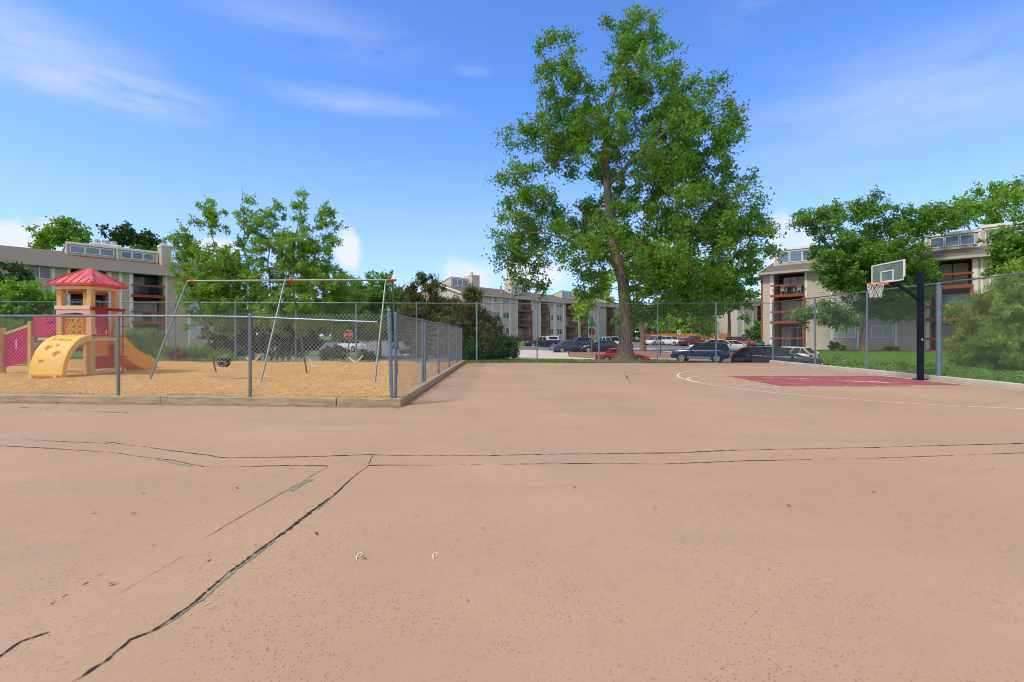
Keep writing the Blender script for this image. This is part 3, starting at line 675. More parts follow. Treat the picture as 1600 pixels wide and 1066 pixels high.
def swing(x, z, kind, sw, label):
    p = bar_at(x); t = thing('swing', label, 'swing', (p.x, p.y, z), group='swings hanging from the frame')
    dz = p.z-z-.03
    if kind == 'belt':
        mb = MB(); rings = []
        for i in range(13):
            u = -1+2*i/12; X = .21*u; Zc = .17*(u*u)**.8+sw*u*.05; rings.append([(X, -.07, Zc), (X, .07, Zc), (X, .07, Zc+.022), (X, -.07, Zc+.022)])
        mb.loft(rings); mb.build('seat', M['belt'], t, smooth=True); ends = [(-.21, 0, .17-sw*.05), (.21, 0, .17+sw*.05)]
    else:
        mb = MB(); prof = [(.02, .0), (.12, .01), (.17, .08), (.19, .2), (.175, .27), (.155, .27), (.15, .2), (.12, .10), (.02, .06)]
        rings = [[(r_*math.cos(t_), r_*.85*math.sin(t_), z_) for t_ in np.linspace(0, 2*math.pi, 17)[:-1]] for r_, z_ in prof]
        mb.loft(rings); mb.build('seat', M['rubber'], t, smooth=True); ends = [(-.18, 0, .27), (.18, 0, .27)]
        mb = MB(); mb.tube([(.15*math.cos(a), -.165, .12+.075*math.sin(a)) for a in np.linspace(0, 2*math.pi, 17)], .02, 6, False); mb.build('leg_hole_rim', M['galv'], t)
    for e in ends:
        q = (e[0]*1.0, 0, dz); mb = MB(); L_ = (Vector(q)-Vector(e)).length; nlk = int(L_/.045)
        for k in range(nlk):
            c0 = Vector(e).lerp(Vector(q), k/nlk); c1 = Vector(e).lerp(Vector(q), (k+1.25)/nlk)
            o_ = Vector((.008, 0, 0)) if k % 2 else Vector((0, .008, 0))
            mb.tube([c0+o_, c1+o_], .0022, 3, False); mb.tube([c0-o_, c1-o_], .0022, 3, False)
        mb.build('chain', M['steeldull'], t)
    return t
swing(-9.12, .38, 'bucket', 0, 'dark bucket swing nearest the orange slide')
swing(-8.15, .55, 'belt', 1, 'pale belt swing beside the dark bucket swing')
swing(-6.14, .40, 'belt', -1.4, 'pale belt swing hanging low and tilted beside the middle legs')
swing(-4.88, .55, 'belt', .6, 'pale curved belt swing nearest the fence corner post')

# ------------------------------------------------------------------ play tower
def rot2(x, y, a): return x*math.cos(a)-y*math.sin(a), x*math.sin(a)+y*math.cos(a)
PT = (-14.36, 16.45, .07)
pt = thing('play_tower', 'playground tower with red hip roof, yellow climber and orange slide', 'play structure', PT)
h = .49; DZ = 1.26
for sx_, sy_ in ((1, -1), (-1, -1), (1, 1), (-1, 1)):
    mb = MB(); mb.tube([(sx_*h, sy_*h, -.05), (sx_*h, sy_*h, 2.93)], .105, 4 if False else 12); o = MB()
    o.box(sx_*h-.085, sx_*h+.085, sy_*h-.085, sy_*h+.085, -.05, 2.94); o.build('post', M['postwood'], pt, bevel=.02)
# roof
e = .74; ez = 3.03; mb = MB(); ap = (0, 0, 3.60)
cs = [(-e, -e), (e, -e), (e, e), (-e, e)]
mb.add([(x, y, ez) for x, y in cs]+[(x*.14, y*.14, 3.54) for x, y in cs]+[(0, 0, 3.58)], [(i, (i+1) % 4, 4+(i+1) % 4, 4+i) for i in range(4)]+[(4+i, 4+(i+1) % 4, 8) for i in range(4)])
mb.add([(x, y, ez) for x, y in cs]+[(x*.98, y*.98, ez-.07) for x, y in cs], [(i, (i+1) % 4, 4+(i+1) % 4, 4+i) for i in range(4)])
mb.add([(x*.98, y*.98, ez-.06) for x, y in cs]+[(0, 0, 3.2)], [(i, (i+1) % 4, 4) for i in range(4)])
rfo = mb.build('roof', M['playred'], pt)
mb = MB()
for i in range(4):
    a = Vector((*cs[i], ez)); b = Vector((*cs[(i+1) % 4], ez)); mb.bar(a+Vector((0, 0, .015)), Vector((a.x*.1, a.y*.1, 3.56)), .09, .05)
    for k in (1, 2, 3, 4, 5):
        f = k/6; p = a.lerp(b, f); dd = min(f, 1-f)*2       # rib climbs the face until the hip
        q = Vector((a.x*.14, a.y*.14, 3.52)).lerp(Vector((b.x*.14, b.y*.14, 3.52)), .5); m_ = a.lerp(b, .5)
        top_ = p+(q-m_)*dd*.93; mb.bar(p+Vector((0, 0, .012)), top_+Vector((0, 0, .012)), .03, .035)
mb.build('roof_rib', M['playred'], rfo)
mb = MB()
for z0, z1 in ((2.84, 2.93),):
    mb.box(-.6, .6, -.60, -.55, z0, z1); mb.box(-.6, .6, .55, .60, z0, z1); mb.box(-.60, -.55, -.549, .549, z0, z1); mb.box(.55, .60, -.549, .549, z0, z1)
mb.build('roof_beam', M['postcream'], pt)
mb = MB(); mb.box(-.5, .5, -.5, .5, DZ-.06, DZ); mb.build('deck', M['postcream'], pt)
mb = MB(); mb.box(-.56, .58, -.60, -.55, DZ-.12, DZ-.02); mb.box(.55, .60, -.5, .56, DZ-.12, DZ-.02); mb.build('deck_beam', M['postcream'], pt)
mb = MB(); mb.box(-.60, .56, -.62, -.57, 2.17, 2.29); mb.build('rail_board', M['postcream'], pt, bevel=.01)
mb = MB(); mb.prism([(-.56, 1.98), (-.56, 2.165), (.56, 2.165), (.56, 1.98), (.4, 2.02), (.2, 2.05), (0, 2.06), (-.2, 2.05), (-.4, 2.02)], 'y', -.60, -.56); mb.build('arch_panel', M['pink'], pt)
# tic tac toe panel
mb = MB(); mb.prism([(-.39, DZ), (.39, DZ), (.39, 1.93), (.27, 1.99), (0, 2.01), (-.27, 1.99), (-.39, 1.93)], 'y', -.52, -.48); pn = mb.build('game_panel', M['playred'], pt)
chars = ['OCC', 'CXX', '/XX']
for r_ in range(3):
    for c_ in range(3):
        x = -.19+.19*c_; z = 1.80-.19*r_
        mb = MB(); mb.prism([(x+.088*math.cos(t_), -.53+.035*math.sin(t_)) for t_ in np.linspace(0, 2*math.pi, 13)[:-1]], 'z', z-.086, z+.086); tl = mb.build('game_tile', M['tile'], pn)
        ch = chars[r_][c_]; mb = MB(); Yf = -.568
        if ch in 'OC':
            a0, a1 = (0, 2*math.pi) if ch == 'O' else (R(50), R(310))
            mb.tube([(x+.052*math.cos(t_), Yf, z+.052*math.sin(t_)) for t_ in np.linspace(a0, a1, 15)], .013, 5)
        if ch in 'X/': mb.tube([(x-.045, Yf, z-.045), (x+.045, Yf, z+.045)], .013, 5)
        if ch == 'X': mb.tube([(x-.045, Yf, z+.045), (x+.045, Yf, z-.045)], .013, 5)
        mb.build('game_mark', M['marking'], tl)
mb = MB()
for sx_, sy_ in ((1, -1), (-1, -1), (1, 1)):
    for z in (.5, DZ-.06, 2.2, 2.88): mb.tube([(sx_*h, sy_*h-.086, z), (sx_*h, sy_*h-.10, z)], .018, 8); mb.tube([(sx_*h+.086, sy_*h, z+.05), (sx_*h+.10, sy_*h, z+.05)], .018, 8)
tag(mb.build('bolt', M['galv'], pt), kind='stuff')
# arched cheese climber
mb = MB(); nseg = 18; rings_o = []
def clp_unused(t_, rad): return (-.50-1.02*math.sin(t_)*rad, DZ*math.cos(t_)*rad if rad <= 1 else DZ*math.cos(t_)*rad)
holes = [(-.18, .80, .11, .085), (.2, 1.0, .13, .09), (-.05, .45, .10, .06), (.2, .50, .16, .05), (-.27, .42, .06, .05), (.05, .72, .06, .04), (-.2, 1.18, .08, .04)]
NU = 46; NV = 64
vs = []; fs = []
for j in range(NV+1):
    t_ = R(90)*j/NV
    for i in range(NU+1):
        u = -.46+.92*i/NU; dep = 0
        for hx, ht, hr, hh in holes:
            q = ((u-hx)/hr)**2+((t_-ht)/hh)**2
            if q < 1.35: dep = max(dep, .07*min(1, (1.35-q)*2.2))
        k = 1-dep
        vs.append((u, -.50-1.02*math.sin(t_)*k, .02+(DZ+.02)*math.cos(t_)*k))
fs = [(j*(NU+1)+i, j*(NU+1)+i+1, (j+1)*(NU+1)+i+1, (j+1)*(NU+1)+i) for j in range(NV) for i in range(NU)]
mb.add(vs, fs); cl = mb.build('climber', M['yellow'], pt, smooth=True, fix=False)
sm = cl.modifiers.new('solid', 'SOLIDIFY'); sm.thickness = .03
for sgn in (-1, 1):
    mb = MB(); rings = []
    for j in range(25):
        t_ = R(90)*j/24; s_, c_ = math.sin(t_), math.cos(t_); x0, x1 = (.45, .52) if sgn > 0 else (-.52, -.45)
        O = (-.50-1.05*s_, .02+(DZ+.05)*c_); I = (-.50-.90*s_, .0+(DZ-.12)*c_)
        rings.append([(x0, *O), (x1, *O), (x1, *I), (x0, *I)])
    mb.loft(rings); mb.build('climber_side', M['yellow'], cl, smooth=True, bevel=.01)
mb = MB(); mb.box(-.50, .50, -1.57, -1.44, .05, .13); mb.build('climber_lip', M['yelloworange'], cl, bevel=.015)
mb = MB(); mb.box(-.45, -.35, -1.62, -1.5, -.06, .10); mb.build('climber_foot', M['postcream'], cl)
mb = MB(); mb.box(.30, .40, -1.62, -1.5, -.06, .10); mb.build('climber_foot', M['postcream'], cl)
# slide going back from the far side
mb = MB(); path = [(-.02, .30, DZ+.04), (-.04, .55, DZ+.03), (-.05, .8, DZ-.08), (-.10, 1.3, DZ-.42), (-.16, 1.8, DZ-.76), (-.22, 2.3, .26), (-.27, 2.75, .17), (-.31, 3.15, .14)]
# resample smooth
pp = []
for i in range(len(path)-1):
    for k in range(5):
        f = k/5; pp.append([path[i][q]*(1-f)+path[i+1][q]*f for q in range(3)])
pp.append(list(path[-1]))
for _ in range(4):
    pp = [pp[0]]+[[(pp[i-1][q]+2*pp[i][q]+pp[i+1][q])/4 for q in range(3)] for i in range(1, len(pp)-1)]+[pp[-1]]
rings = []
for i, (x, y, z) in enumerate(pp):
    f = i/(len(pp)-1); wh = .33*(1-max(0, f-.9)*2); wall = (.12+.20*math.sin(min(1, f*2.2)*math.pi/2))*(1-max(0, f-.82)*3.2); z += .02*math.sin(i*1.9)*(f < .8)
    up = [(-wh, wall), (-wh-.045, wall), (-wh-.05, -.02), (-wh+.04, -.07), (wh-.04, -.07), (wh+.05, -.02), (wh+.045, wall), (wh, wall), (wh-.05, .05), (wh-.13, .0), (-wh+.13, .0), (-wh+.05, .05)]
    skirt = .46*(1-f)+.10
    up = [(a_, (b_-skirt if k in (2, 3, 4, 5) else b_)) for k, (a_, b_) in enumerate(up)]
    rings.append([(x+a_, y, z+b_) for a_, b_ in up])
mb.loft(rings); sld = mb.build('slide', M['yelloworange'], pt, smooth=True)
mb = MB(); mb.prism([(-.36, DZ), (-.36, DZ+.18), (-.25, DZ+.26), (0, DZ+.2), (.25, DZ+.26), (.36, DZ+.18), (.36, DZ)], 'y', .46, .50); mb.box(.0, .55, -.42, .42, DZ+.002, DZ+.05); mb.build('slide_hood', M['yellow'], sld, bevel=.01)
mb = MB(); mb.tube([(-.52, 2.6, .05), (-.52, 2.6, .12), (-.05, 2.6, .12), (-.05, 2.6, -.05)], .02, 6); mb.build('slide_foot', M['steel'], sld)
# right side red tube guard with vertical bars
mb = MB()
mb.bar((.60, -.62, 2.20), (.60, .75, 2.20), .05, .10); mb.bar((.60, -.55, 1.32), (.60, .05, 1.32), .04, .05)
for k in range(4): mb.tube([(.60, -.32+.12*k, 1.32), (.60, -.32+.12*k, 2.18)], .014, 6)
mb.build('guard_rail', M['playredtube'], pt)
mb = MB()
mb.box(.55, .59, -.36, -.08, 1.36, 2.12); mb.build('guard_panel', M['magenta'], pt, bevel=.01)
mb = MB(); mb.tube([(.60, .10, 1.33), (.60, .10, 1.75)], .014, 6); mb.tube([(.60, .22, 1.33), (.60, .22, 1.75)], .014, 6); mb.tube([(.60, .10, 1.33), (.60, .16, 1.27), (.60, .22, 1.33)], .014, 6); mb.build('handhold', M['playredtube'], pt)
# rung climber
lx, ly = 1.02, .15
mb = MB(); mb.tube([(lx, ly, -.05), (lx, ly, 2.18), (.60, ly, 2.22)], .026, 8, True)
for z in (.30, .60, .95, 1.28, 1.62, 1.95): mb.tube([(.62, ly+.1, z), (lx, ly, z), (lx+.24, ly-.03, z+.0)], .015, 6)
mb.tube([(lx+.24, ly-.03, 1.5), (lx+.24, ly-.03, 1.74)], .012, 6)
mb.build('rung_climber', M['playredtube'], pt, smooth=True)
mb = MB(); mb.box(.51, .55, -.36, .36, .20, .62); mb.box(.51, .55, .2, .38, .62, 1.0); mb.build('lower_panel', M['playredtube'], pt, bevel=.02)
mb = MB(); mb.box(.53, .58, -.4, .4, .05, .16); mb.build('lower_beam', M['postcream'], pt)
# side deck and magenta face panel
mb = MB(); mb.box(-2.30, -.6, .40, .46, DZ+.0, 1.97); fpn = mb.build('face_panel', M['magenta'], pt, bevel=.03)
mb = MB()
for ex in (-1.75, -1.05):
    mb.prism([(ex-.16, 1.73), (ex+.02, 1.78), (ex+.18, 1.84), (ex+.18, 1.76), (ex, 1.70)] if ex < -1.4 else [(ex-.18, 1.84), (ex-.02, 1.78), (ex+.16, 1.73), (ex, 1.70), (ex-.18, 1.76)], 'y', .392, .398)
for tx in (-2.0, -.85): mb.prism([(tx-.035, 1.53), (tx, 1.56), (tx+.035, 1.53), (tx, 1.50)], 'y', .392, .398)
for k in range(7):
    xx_ = -1.80+.115*k; mb.box(xx_, xx_+.03, .392, .398, 1.37+abs(k-3)*.012, 1.55-abs(k-3)*.03)
mb.box(-1.85, -1.0, .390, .396, 1.335, 1.36); mb.build('panel_cutout', M['marking'], fpn)
mb = MB(); mb.prism([(-2.1+.75, 1.97), (-1.6, 2.04), (-1.3, 2.05), (-1.0, 1.99), (-1.0, 1.95), (-1.35, 1.95)], 'y', .41, .45); mb.build('panel_crest', M['playredtube'], fpn)
mb = MB(); mb.box(-2.0, -.6, .28, .39, DZ-.10, DZ-.02); mb.box(-2.2, -.6, .46, 1.2, DZ-.10, DZ-.02); mb.build('side_deck', M['postcream'], pt)
mb = MB(); mb.box(-2.44, -2.32, .34, .48, -.05, 1.80); mb.build('post', M['postwood'], pt, bevel=.02)
mb = MB(); mb.box(-3.30, -3.07, .05, .27, -.05, 1.57); mb.build('post', M['postwood'], pt, bevel=.03)
mb = MB()
vs = [(-3.06, .18, .22), (-2.44, .40, .42), (-2.44, .40, 1.62), (-3.06, .18, 1.33)]
mb.add([(x, y-.02, z) for x, y, z in vs]+[(x, y+.02, z) for x, y, z in vs], [(0, 1, 2, 3), (7, 6, 5, 4), (0, 4, 5, 1), (1, 5, 6, 2), (2, 6, 7, 3), (3, 7, 4, 0)])
stp = mb.build('stair_panel', M['magenta'], pt)
mb = MB(); mb.bar((-3.06, .18, 1.37), (-2.44, .40, 1.66), .06, .08); mb.build('stair_rail', M['postcream'], stp)
mb = MB(); mb.prism([(-2.78, .85), (-2.72, .87), (-2.72, 1.2), (-2.78, 1.15)], 'y', .262, .268); mb.build('panel_cutout', M['pink'], stp)
mb = MB()
for k in range(4): mb.box(-3.05+.2*k, -2.82+.2*k, .45, 1.2, .25*(k+1), .25*(k+1)+.05)
mb.build('step', M['postcream'], pt)
rw = thing('timber_edge', 'tan retaining board running from the leftmost playground post', 'edging', (-17.75, 16.5, 0))
mb = MB(); mb.bar((-3.2, -.2, .24), (0, .1, .27), .12, .40); mb.build('board', M['postwood'], rw, bevel=.015)
be = thing('bench_board', 'low tan board lying behind the yellow climber', 'edging', (-16.4, 19.6, .07))
mb = MB(); mb.box(-1.9, .9, -.06, .06, -.02, .34); mb.build('board', M['postwood'], be, bevel=.015)

# ------------------------------------------------------------------ apartment buildings
SH = 2.7
def building(name, label, origin, heading, s0, s1, base, siding_m, bays, wins, trims, dormers, chimneys, D=12., eave=8.0, flues=(), blinds=()):
    t = thing(name, label, 'building', (origin[0], origin[1], base), heading)
    eh = eave; ov = .55; sl_ = .345; ridge = eh+sl_*D/2
    # front wall: pieces between the balcony bays
    cuts = sorted(bays); segs = []; a = s0
    for b0, b1 in cuts: segs.append((a, b0)); a = b1
    segs.append((a, s1))
    mb = MB()
    for a, b in segs: mb.box(a, b, 0, .25, -1.2, eh)
    for x0, x1 in ((s0, s0+.25), (s1-.25, s1)):
        mb.prism([(.251, -1.2), (D-.001, -1.2), (D-.001, eh), (D/2, ridge-.06), (.251, eh)], 'x', x0, x1)
    mb.box(s0, s1, D, D+.25, -1.2, eh)
    for b0, b1 in bays: mb.box(b0-.2, b0, .251, 1.9, -1.2, eh); mb.box(b1, b1+.2, .251, 1.9, -1.2, eh)
    wall = mb.build('wall', siding_m, t)
    for b0, b1 in bays:
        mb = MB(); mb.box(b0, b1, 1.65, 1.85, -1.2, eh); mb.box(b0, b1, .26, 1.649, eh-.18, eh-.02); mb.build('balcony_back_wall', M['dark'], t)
    # roof: two slopes with thickness
    ze = eh-ov*sl_*.3
    mb = MB(); th = .16
    for sg in (0, 1):
        def Y(y): return y if not sg else D+.25-y
        P_ = [(-ov, ze), (D/2+.125, ridge), (D/2+.125, ridge-th), (-ov, ze-th)]
        vs = [(x, Y(y), z) for x in (s0-.3, s1+.3) for y, z in P_]
        mb.add(vs, [(0, 1, 2, 3), (7, 6, 5, 4), (0, 4, 5, 1), (2, 6, 7, 3), (3, 7, 4, 0)])
    roof = mb.build('roof', M['roof'], t)
    mb = MB(); mb.box(s0-.3, s1+.3, -ov-.13, -ov-.003, ze-.22, ze+.0); mb.build('gutter', M['gutter'], roof)
    mb = MB(); mb.box(s0-.2, s1+.2, -ov+.0, -.02, ze-.26, ze-.2); mb.build('soffit', M['gutter'], roof)
    for xx_ in (s0-.33, s1+.30):
        mb = MB(); mb.bar((xx_, -ov, ze-.1), (xx_, D/2+.12, ridge-.1), .06, .24); mb.bar((xx_, D+.25+ov, ze-.1), (xx_, D/2+.13, ridge-.1), .06, .24); mb.build('rake_board', M['trim'], roof)
    for s_, wd in trims:
        mb = MB(); mb.box(s_-wd/2, s_+wd/2, -.035, -.002, -.1, eh-.25); mb.build('trim_board', M['trim'], t)
    def window(parent, a, b, z0, z1, y=0., pm=None, nm=2, fr=.07, fm=None):
        mb = MB(); fm = fm or M['trim']
        mb.box(a-fr, b+fr, y-.045, y-.003, z1, z1+fr); mb.box(a-fr, b+fr, y-.045, y-.003, z0-fr, z0); mb.box(a-fr, a, y-.045, y-.003, z0, z1); mb.box(b, b+fr, y-.045, y-.003, z0, z1)
        for k in range(1, nm): m_ = a+(b-a)*k/nm; mb.box(m_-.03, m_+.03, y-.04, y-.003, z0, z1)
        wn = mb.build('window', fm, parent)
        mb = MB(); mb.box(a, b, y-.018, y-.002, z0, z1); p = mb.build('pane', pm or M['glass'], wn)
        if nm > 1 and pm is M['glass'] and random.random() < .5:
            q = random.choice((0, 1)); w_ = (b-a)/nm; mb = MB(); mb.box(a+q*w_, a+(q+1)*w_, y-.022, y-.0185, z0+(z1-z0)*random.choice((0, 0, .4)), z1); mb.build('blind', M['curtain'], wn)
        return wn
    for k, (a, b, storeys, pmn) in enumerate(wins):
        for st in storeys:
            f = st*SH; window(t, a, b, f+1.22, f+2.3, 0., M[pmn] if isinstance(pmn, str) else M[pmn[st]], 2, .06)
    for b0, b1 in bays:
        for st in range(3):
            f = st*SH+.02
            mb = MB(); mb.box(b0+.002, b1-.002, -.35, 1.64, f-.02, f+.14); dk = mb.build('balcony', M['rust'], t)
            mb = MB(); mb.box(b0-.25, b1+.12, -.42, -.352, f-.10, f+.17); mb.build('deck_beam', M['rust'], dk)
            mb = MB(); mb.box(b0-.25, b1+.12, -.42, -.34, f+1.02, f+1.18); mb.build('rail', M['rust'], dk)
            mb = MB(); x = b0+.06
            while x < b1: mb.box(x, x+.022, -.38, -.36, f+.172, f+1.018); x += .125
            mb.box(b0, b1, -.385, -.362, f+.26, f+.29); mb.build('baluster', M['black'], dk)
            a, b = b0+.35, b1-.25
            sd = window(t, a, b, f+.20, f+2.15, 1.645, M['glass'] if (st+int(b0)) % 2 else M['curtain'], 3 if b-a > 2 else 2, .08, M['trim'] if st != 2 else M['black'])
            sd.name = 'sliding_door'
        for st in range(2 if name != 'far_building' else 3):
            mb = MB(); mb.box(b1-.10, b1+.10, -.345, -.18, st*SH+.17, st*SH+SH-.09); mb.build('corner_post', M['rust'], t)
    # clerestory boxes
    for (a, b, bf, zt, nwin) in dormers:
        def zr(y): return ze+(ridge-ze)*(y+ov)/(D/2+.125+ov) if y < D/2 else ridge-(y-D/2)*sl_
        yb = 9.6; mb = MB()
        mb.prism([(bf, zr(bf)-.25), (bf, zt), (yb, zr(yb)+.02), (yb, zr(yb)-.25), (D/2, ridge-.3)], 'x', a, b); dm = mb.build('clerestory', siding_m, t)
        mb = MB(); mb.box(a-.08, b+.08, bf-.10, bf-.003, zt-.12, zt+.06)
        mb.box(a-.08, a+.05, bf-.06, bf-.003, zr(bf), zt-.121); mb.box(b-.05, b+.08, bf-.06, bf-.003, zr(bf), zt-.121)
        vs = [(x, y, z) for x in (a-.08, b+.08) for y, z in ((bf-.1, zt+.12), (yb+.1, zr(yb)+.14), (yb+.1, zr(yb)+.06), (bf-.1, zt+.062))]
        mb.add(vs, [(0, 1, 2, 3), (7, 6, 5, 4), (0, 4, 5, 1), (1, 5, 6, 2), (2, 6, 7, 3), (3, 7, 4, 0)]); mb.build('clerestory_trim', M['trim'], dm)
        zb = zr(bf)+.30; W_ = (b-a-.5)/nwin
        for k in range(nwin):
            x0 = a+.25+k*W_+.08; window(t, x0, x0+W_-.16, zb, zt-.30, bf, M['glassblue'], 1, .06)
    for (a, b, bf, bb_, zt) in chimneys:
        z0_ = 8.2
        mb = MB(); mb.box(a, b, bf, bb_, z0_, zt); ch = mb.build('chimney', siding_m, t)
        mb = MB()
        for x0, y0 in ((a-.03, bf-.03), (b-.09, bf-.03)): mb.box(x0, x0+.12, y0, y0+.025, z0_+.5, zt-.13)
        mb.box(a-.06, b+.06, bf-.06, bb_+.06, zt-.12, zt+.05); mb.build('chimney_trim', M['trim'], ch)
        cx_, cy_ = (a+b)/2, (bf+bb_)/2
        mb = MB(); mb.tube([(cx_, cy_, zt+.05), (cx_, cy_, zt+.4)], .2, 10); mb.tube([(cx_, cy_, zt+.46), (cx_, cy_, zt+.52)], .3, 10); mb.tube([(cx_, cy_, zt+.40), (cx_, cy_, zt+.46)], .12, 8); mb.build('flue', M['flue'], ch)
    for (x, y, zt, r_) in flues:
        mb = MB(); mb.tube([(x, y, 8.4), (x, y, zt)], r_, 8); mb.tube([(x, y, zt), (x, y, zt+.12)], r_*1.6, 8); mb.build('vent_pipe', M['flue'], t)
    return t
bL = building('apartment_building', 'tan three storey apartment block behind the play tower', (-44.6, 42.2), R(49.4), -14, 19.5, 0, M['sidL'],
    [(4.6, 7.2), (9.35, 11.85)], [(-2.3, -.3, (0, 1, 2), 'glass'), (1.75, 3.2, (0, 1, 2), 'glass'), (14.4, 16.2, (0, 1, 2), ('glass', 'glass', 'curtain'))],
    [(-2.45, .14), (-.15, .14), (1.5, .2), (3.4, .2), (4.45, .2), (7.45, .28), (8.3, .25), (9.15, .3), (12.15, .16), (14.2, .16), (16.5, .16), (17.2, .16)],
    [(4.85, 8.85, 4.6, 10.8, 3), (8.87, 12.35, 4.4, 10.75, 3)], [(12.5, 13.5, 3.4, 4.7, 11.5)], flues=[(15.6, 4.0, 10.6, .09), (16.9, 5, 10.4, .1)])
mb = MB(); mb.box(7.2, 9.6, 7.2, 8.3, 9.6, 11.35); o = mb.build('chimney', M['sidL'], bL)
mb = MB(); mb.box(7.1, 9.7, 7.1, 8.4, 11.352, 11.48); mb.build('chimney_trim', M['trim'], o)
for q in (7.7, 8.5, 9.2):
    mb = MB(); mb.tube([(q, 7.7, 11.48), (q, 7.7, 11.8)], .25, 10); mb.tube([(q, 7.7, 11.86), (q, 7.7, 11.92)], .2, 10); mb.build('flue', M['flue'], o)
bM = building('apartment_building', 'pale apartment block with rust balconies beyond the parked cars', MO, MH, -16, 44, .5, M['sidM'],
    [(-2.0, 1.8), (4.9, 7.3), (13.3, 17.2), (18.9, 21.2), (30, 33), (37, 40)], [(-8.4, -6.95, (0, 1, 2), 'glass'), (-6.0, -4.5, (0, 1, 2), 'glass'), (7.6, 8.75, (0, 1, 2), 'glass'), (10.2, 11.8, (0, 1, 2), 'glass'), (23, 25, (0, 1, 2), 'glass'), (26.5, 28.2, (0, 1, 2), 'curtain')],
    [(-15.9, .2), (-8.8, .25), (-6.5, .25), (-4.2, .25), (-2.2, .3), (2.2, .5), (3.6, .5), (4.6, .4), (9.4, .35), (12.4, .3), (17.8, .5), (22, .4), (26, .3), (29, .3)],
    [(-14.9, -10.9, 3.6, 10.6, 3), (17, 21, 3.6, 10.6, 3), (24, 28, 3.6, 10.6, 3), (36, 40, 3.6, 10.6, 3)], [(-10.9, -9.0, 2.8, 4.6, 11.3), (-.6, 2.2, 2.8, 4.4, 11.6), (22.2, 23.8, 2.8, 4.4, 11.4)], flues=[(-7.5, 5, 10.6, .3), (-3.2, 3, 9.9, .15)], eave=7.75)
bR = building('apartment_building', 'beige apartment block with rust balconies beside the right lawn', (28.2, 49.1), R(-44.7), -2.6, 27, 0, M['sidR'],
    [(-1.5, 1.25), (10.75, 13.35)], [(3.78, 5.45, (0, 1, 2), 'curtain'), (6.7, 8.22, (0, 1, 2), 'curtain'), (16.5, 18, (0, 1, 2), 'glass')],
    [(-1.72, .36), (1.42, .22), (3.58, .16), (5.66, .16), (8.45, .16), (10.6, .16), (13.55, .3), (13.95, .14), (14.55, .35)],
    [(-2.2, 1.9, 2.6, 10.62, 3), (10.3, 13.75, 2.8, 10.4, 3), (13.85, 18.5, 3.0, 10.7, 4)], [])
mb = MB(); mb.box(-2.75, -2.61, -.05, .25, -.2, 7.3); mb.build('corner_board', M['rust'], bR)
bN = building('apartment_building', 'pale apartment wing at the far end of the parking lot', (47.6, 101), R(20), -1, 16, .1, M['sidM'],
    [(4.6, 7.2)], [(1.2, 2.4, (0, 1, 2), 'glass'), (9, 10.5, (0, 1, 2), 'glass')], [(-.9, .3), (.8, .3), (3.4, .3), (4.4, .3), (7.5, .4)], [(3, 7, 3.5, 10.5, 3)], [], eave=7.9)
bP = building('apartment_building', 'pale gabled apartment block glimpsed between trees behind the wood fence', (33, 118), R(-35), 0, 12, .2, M['sidM'],
    [(5, 8)], [(1.5, 3, (0, 1, 2), 'glass')], [(.2, .3), (4.5, .3)], [(2, 6, 3.5, 10.6, 3)], [(8, 9.4, 2.6, 4, 11.5)], eave=8.2)
# long cedar fence
cf = thing('wood_fence', 'orange and red cedar fence behind the far parked cars', 'fence', (25.5, 96, 0))
def boards(x0, x1, m, nm):
    mb = MB(); x = x0
    while x < x1: hh = 1.85+random.uniform(-.02, .02); mb.box(x, x+.135, -.02+random.uniform(0, .006), .03, -.6, hh); x += .15
    mb.build(nm, m, cf)
boards(0, 3.5, M['woodfenced'], 'board_run'); boards(3.55, 17.2, M['woodfence'], 'board_run')
mb = MB(); mb.box(0, 17.2, .035, .09, .3, .4); mb.box(0, 17.2, .035, .09, 1.4, 1.5); mb.build('fence_rail', M['woodfence'], cf)

# balcony chairs on R top-left balcony
bRm = Matrix.Translation((28.2, 49.1, 0)) @ Matrix.Rotation(R(-44.7), 4, 'Z')
def chair(s, b, z, a, label):
    p = bRm @ Vector((s, b, z)); t = thing('patio_chair', label, 'chair', p, R(-44.7)+a, group='white chairs on the top balcony')
    mb = MB(); mb.box(-.22, .22, -.22, .22, .40, .44); mb.build('seat', M['white'], t, bevel=.01)
    mb = MB()
    for k in range(5): mb.box(-.21+.09*k, -.165+.09*k, .20, .23, .45, .95)
    mb.box(-.22, .22, .196, .236, .951, 1.02); mb.build('backrest', M['white'], t)
    for x_, y_ in ((-.2, -.2), (.2, -.2), (-.2, .2), (.2, .2)): mb = MB(); mb.bar((x_*1.15, y_*1.15, 0), (x_, y_, .41), .035, .035); mb.build('leg', M['white'], t)
    for x_ in (-.24, .24): mb = MB(); mb.bar((x_, -.22, .65), (x_, .2, .68), .04, .03); mb.bar((x_, -.2, .42), (x_, -.2, .65), .03, .03); mb.build('armrest', M['white'], t)
chair(-.75, .35, 5.56, .5, 'white patio chair at the post side of the top balcony'); chair(.55, .35, 5.56, -.4, 'white patio chair nearer the tree on the top balcony')
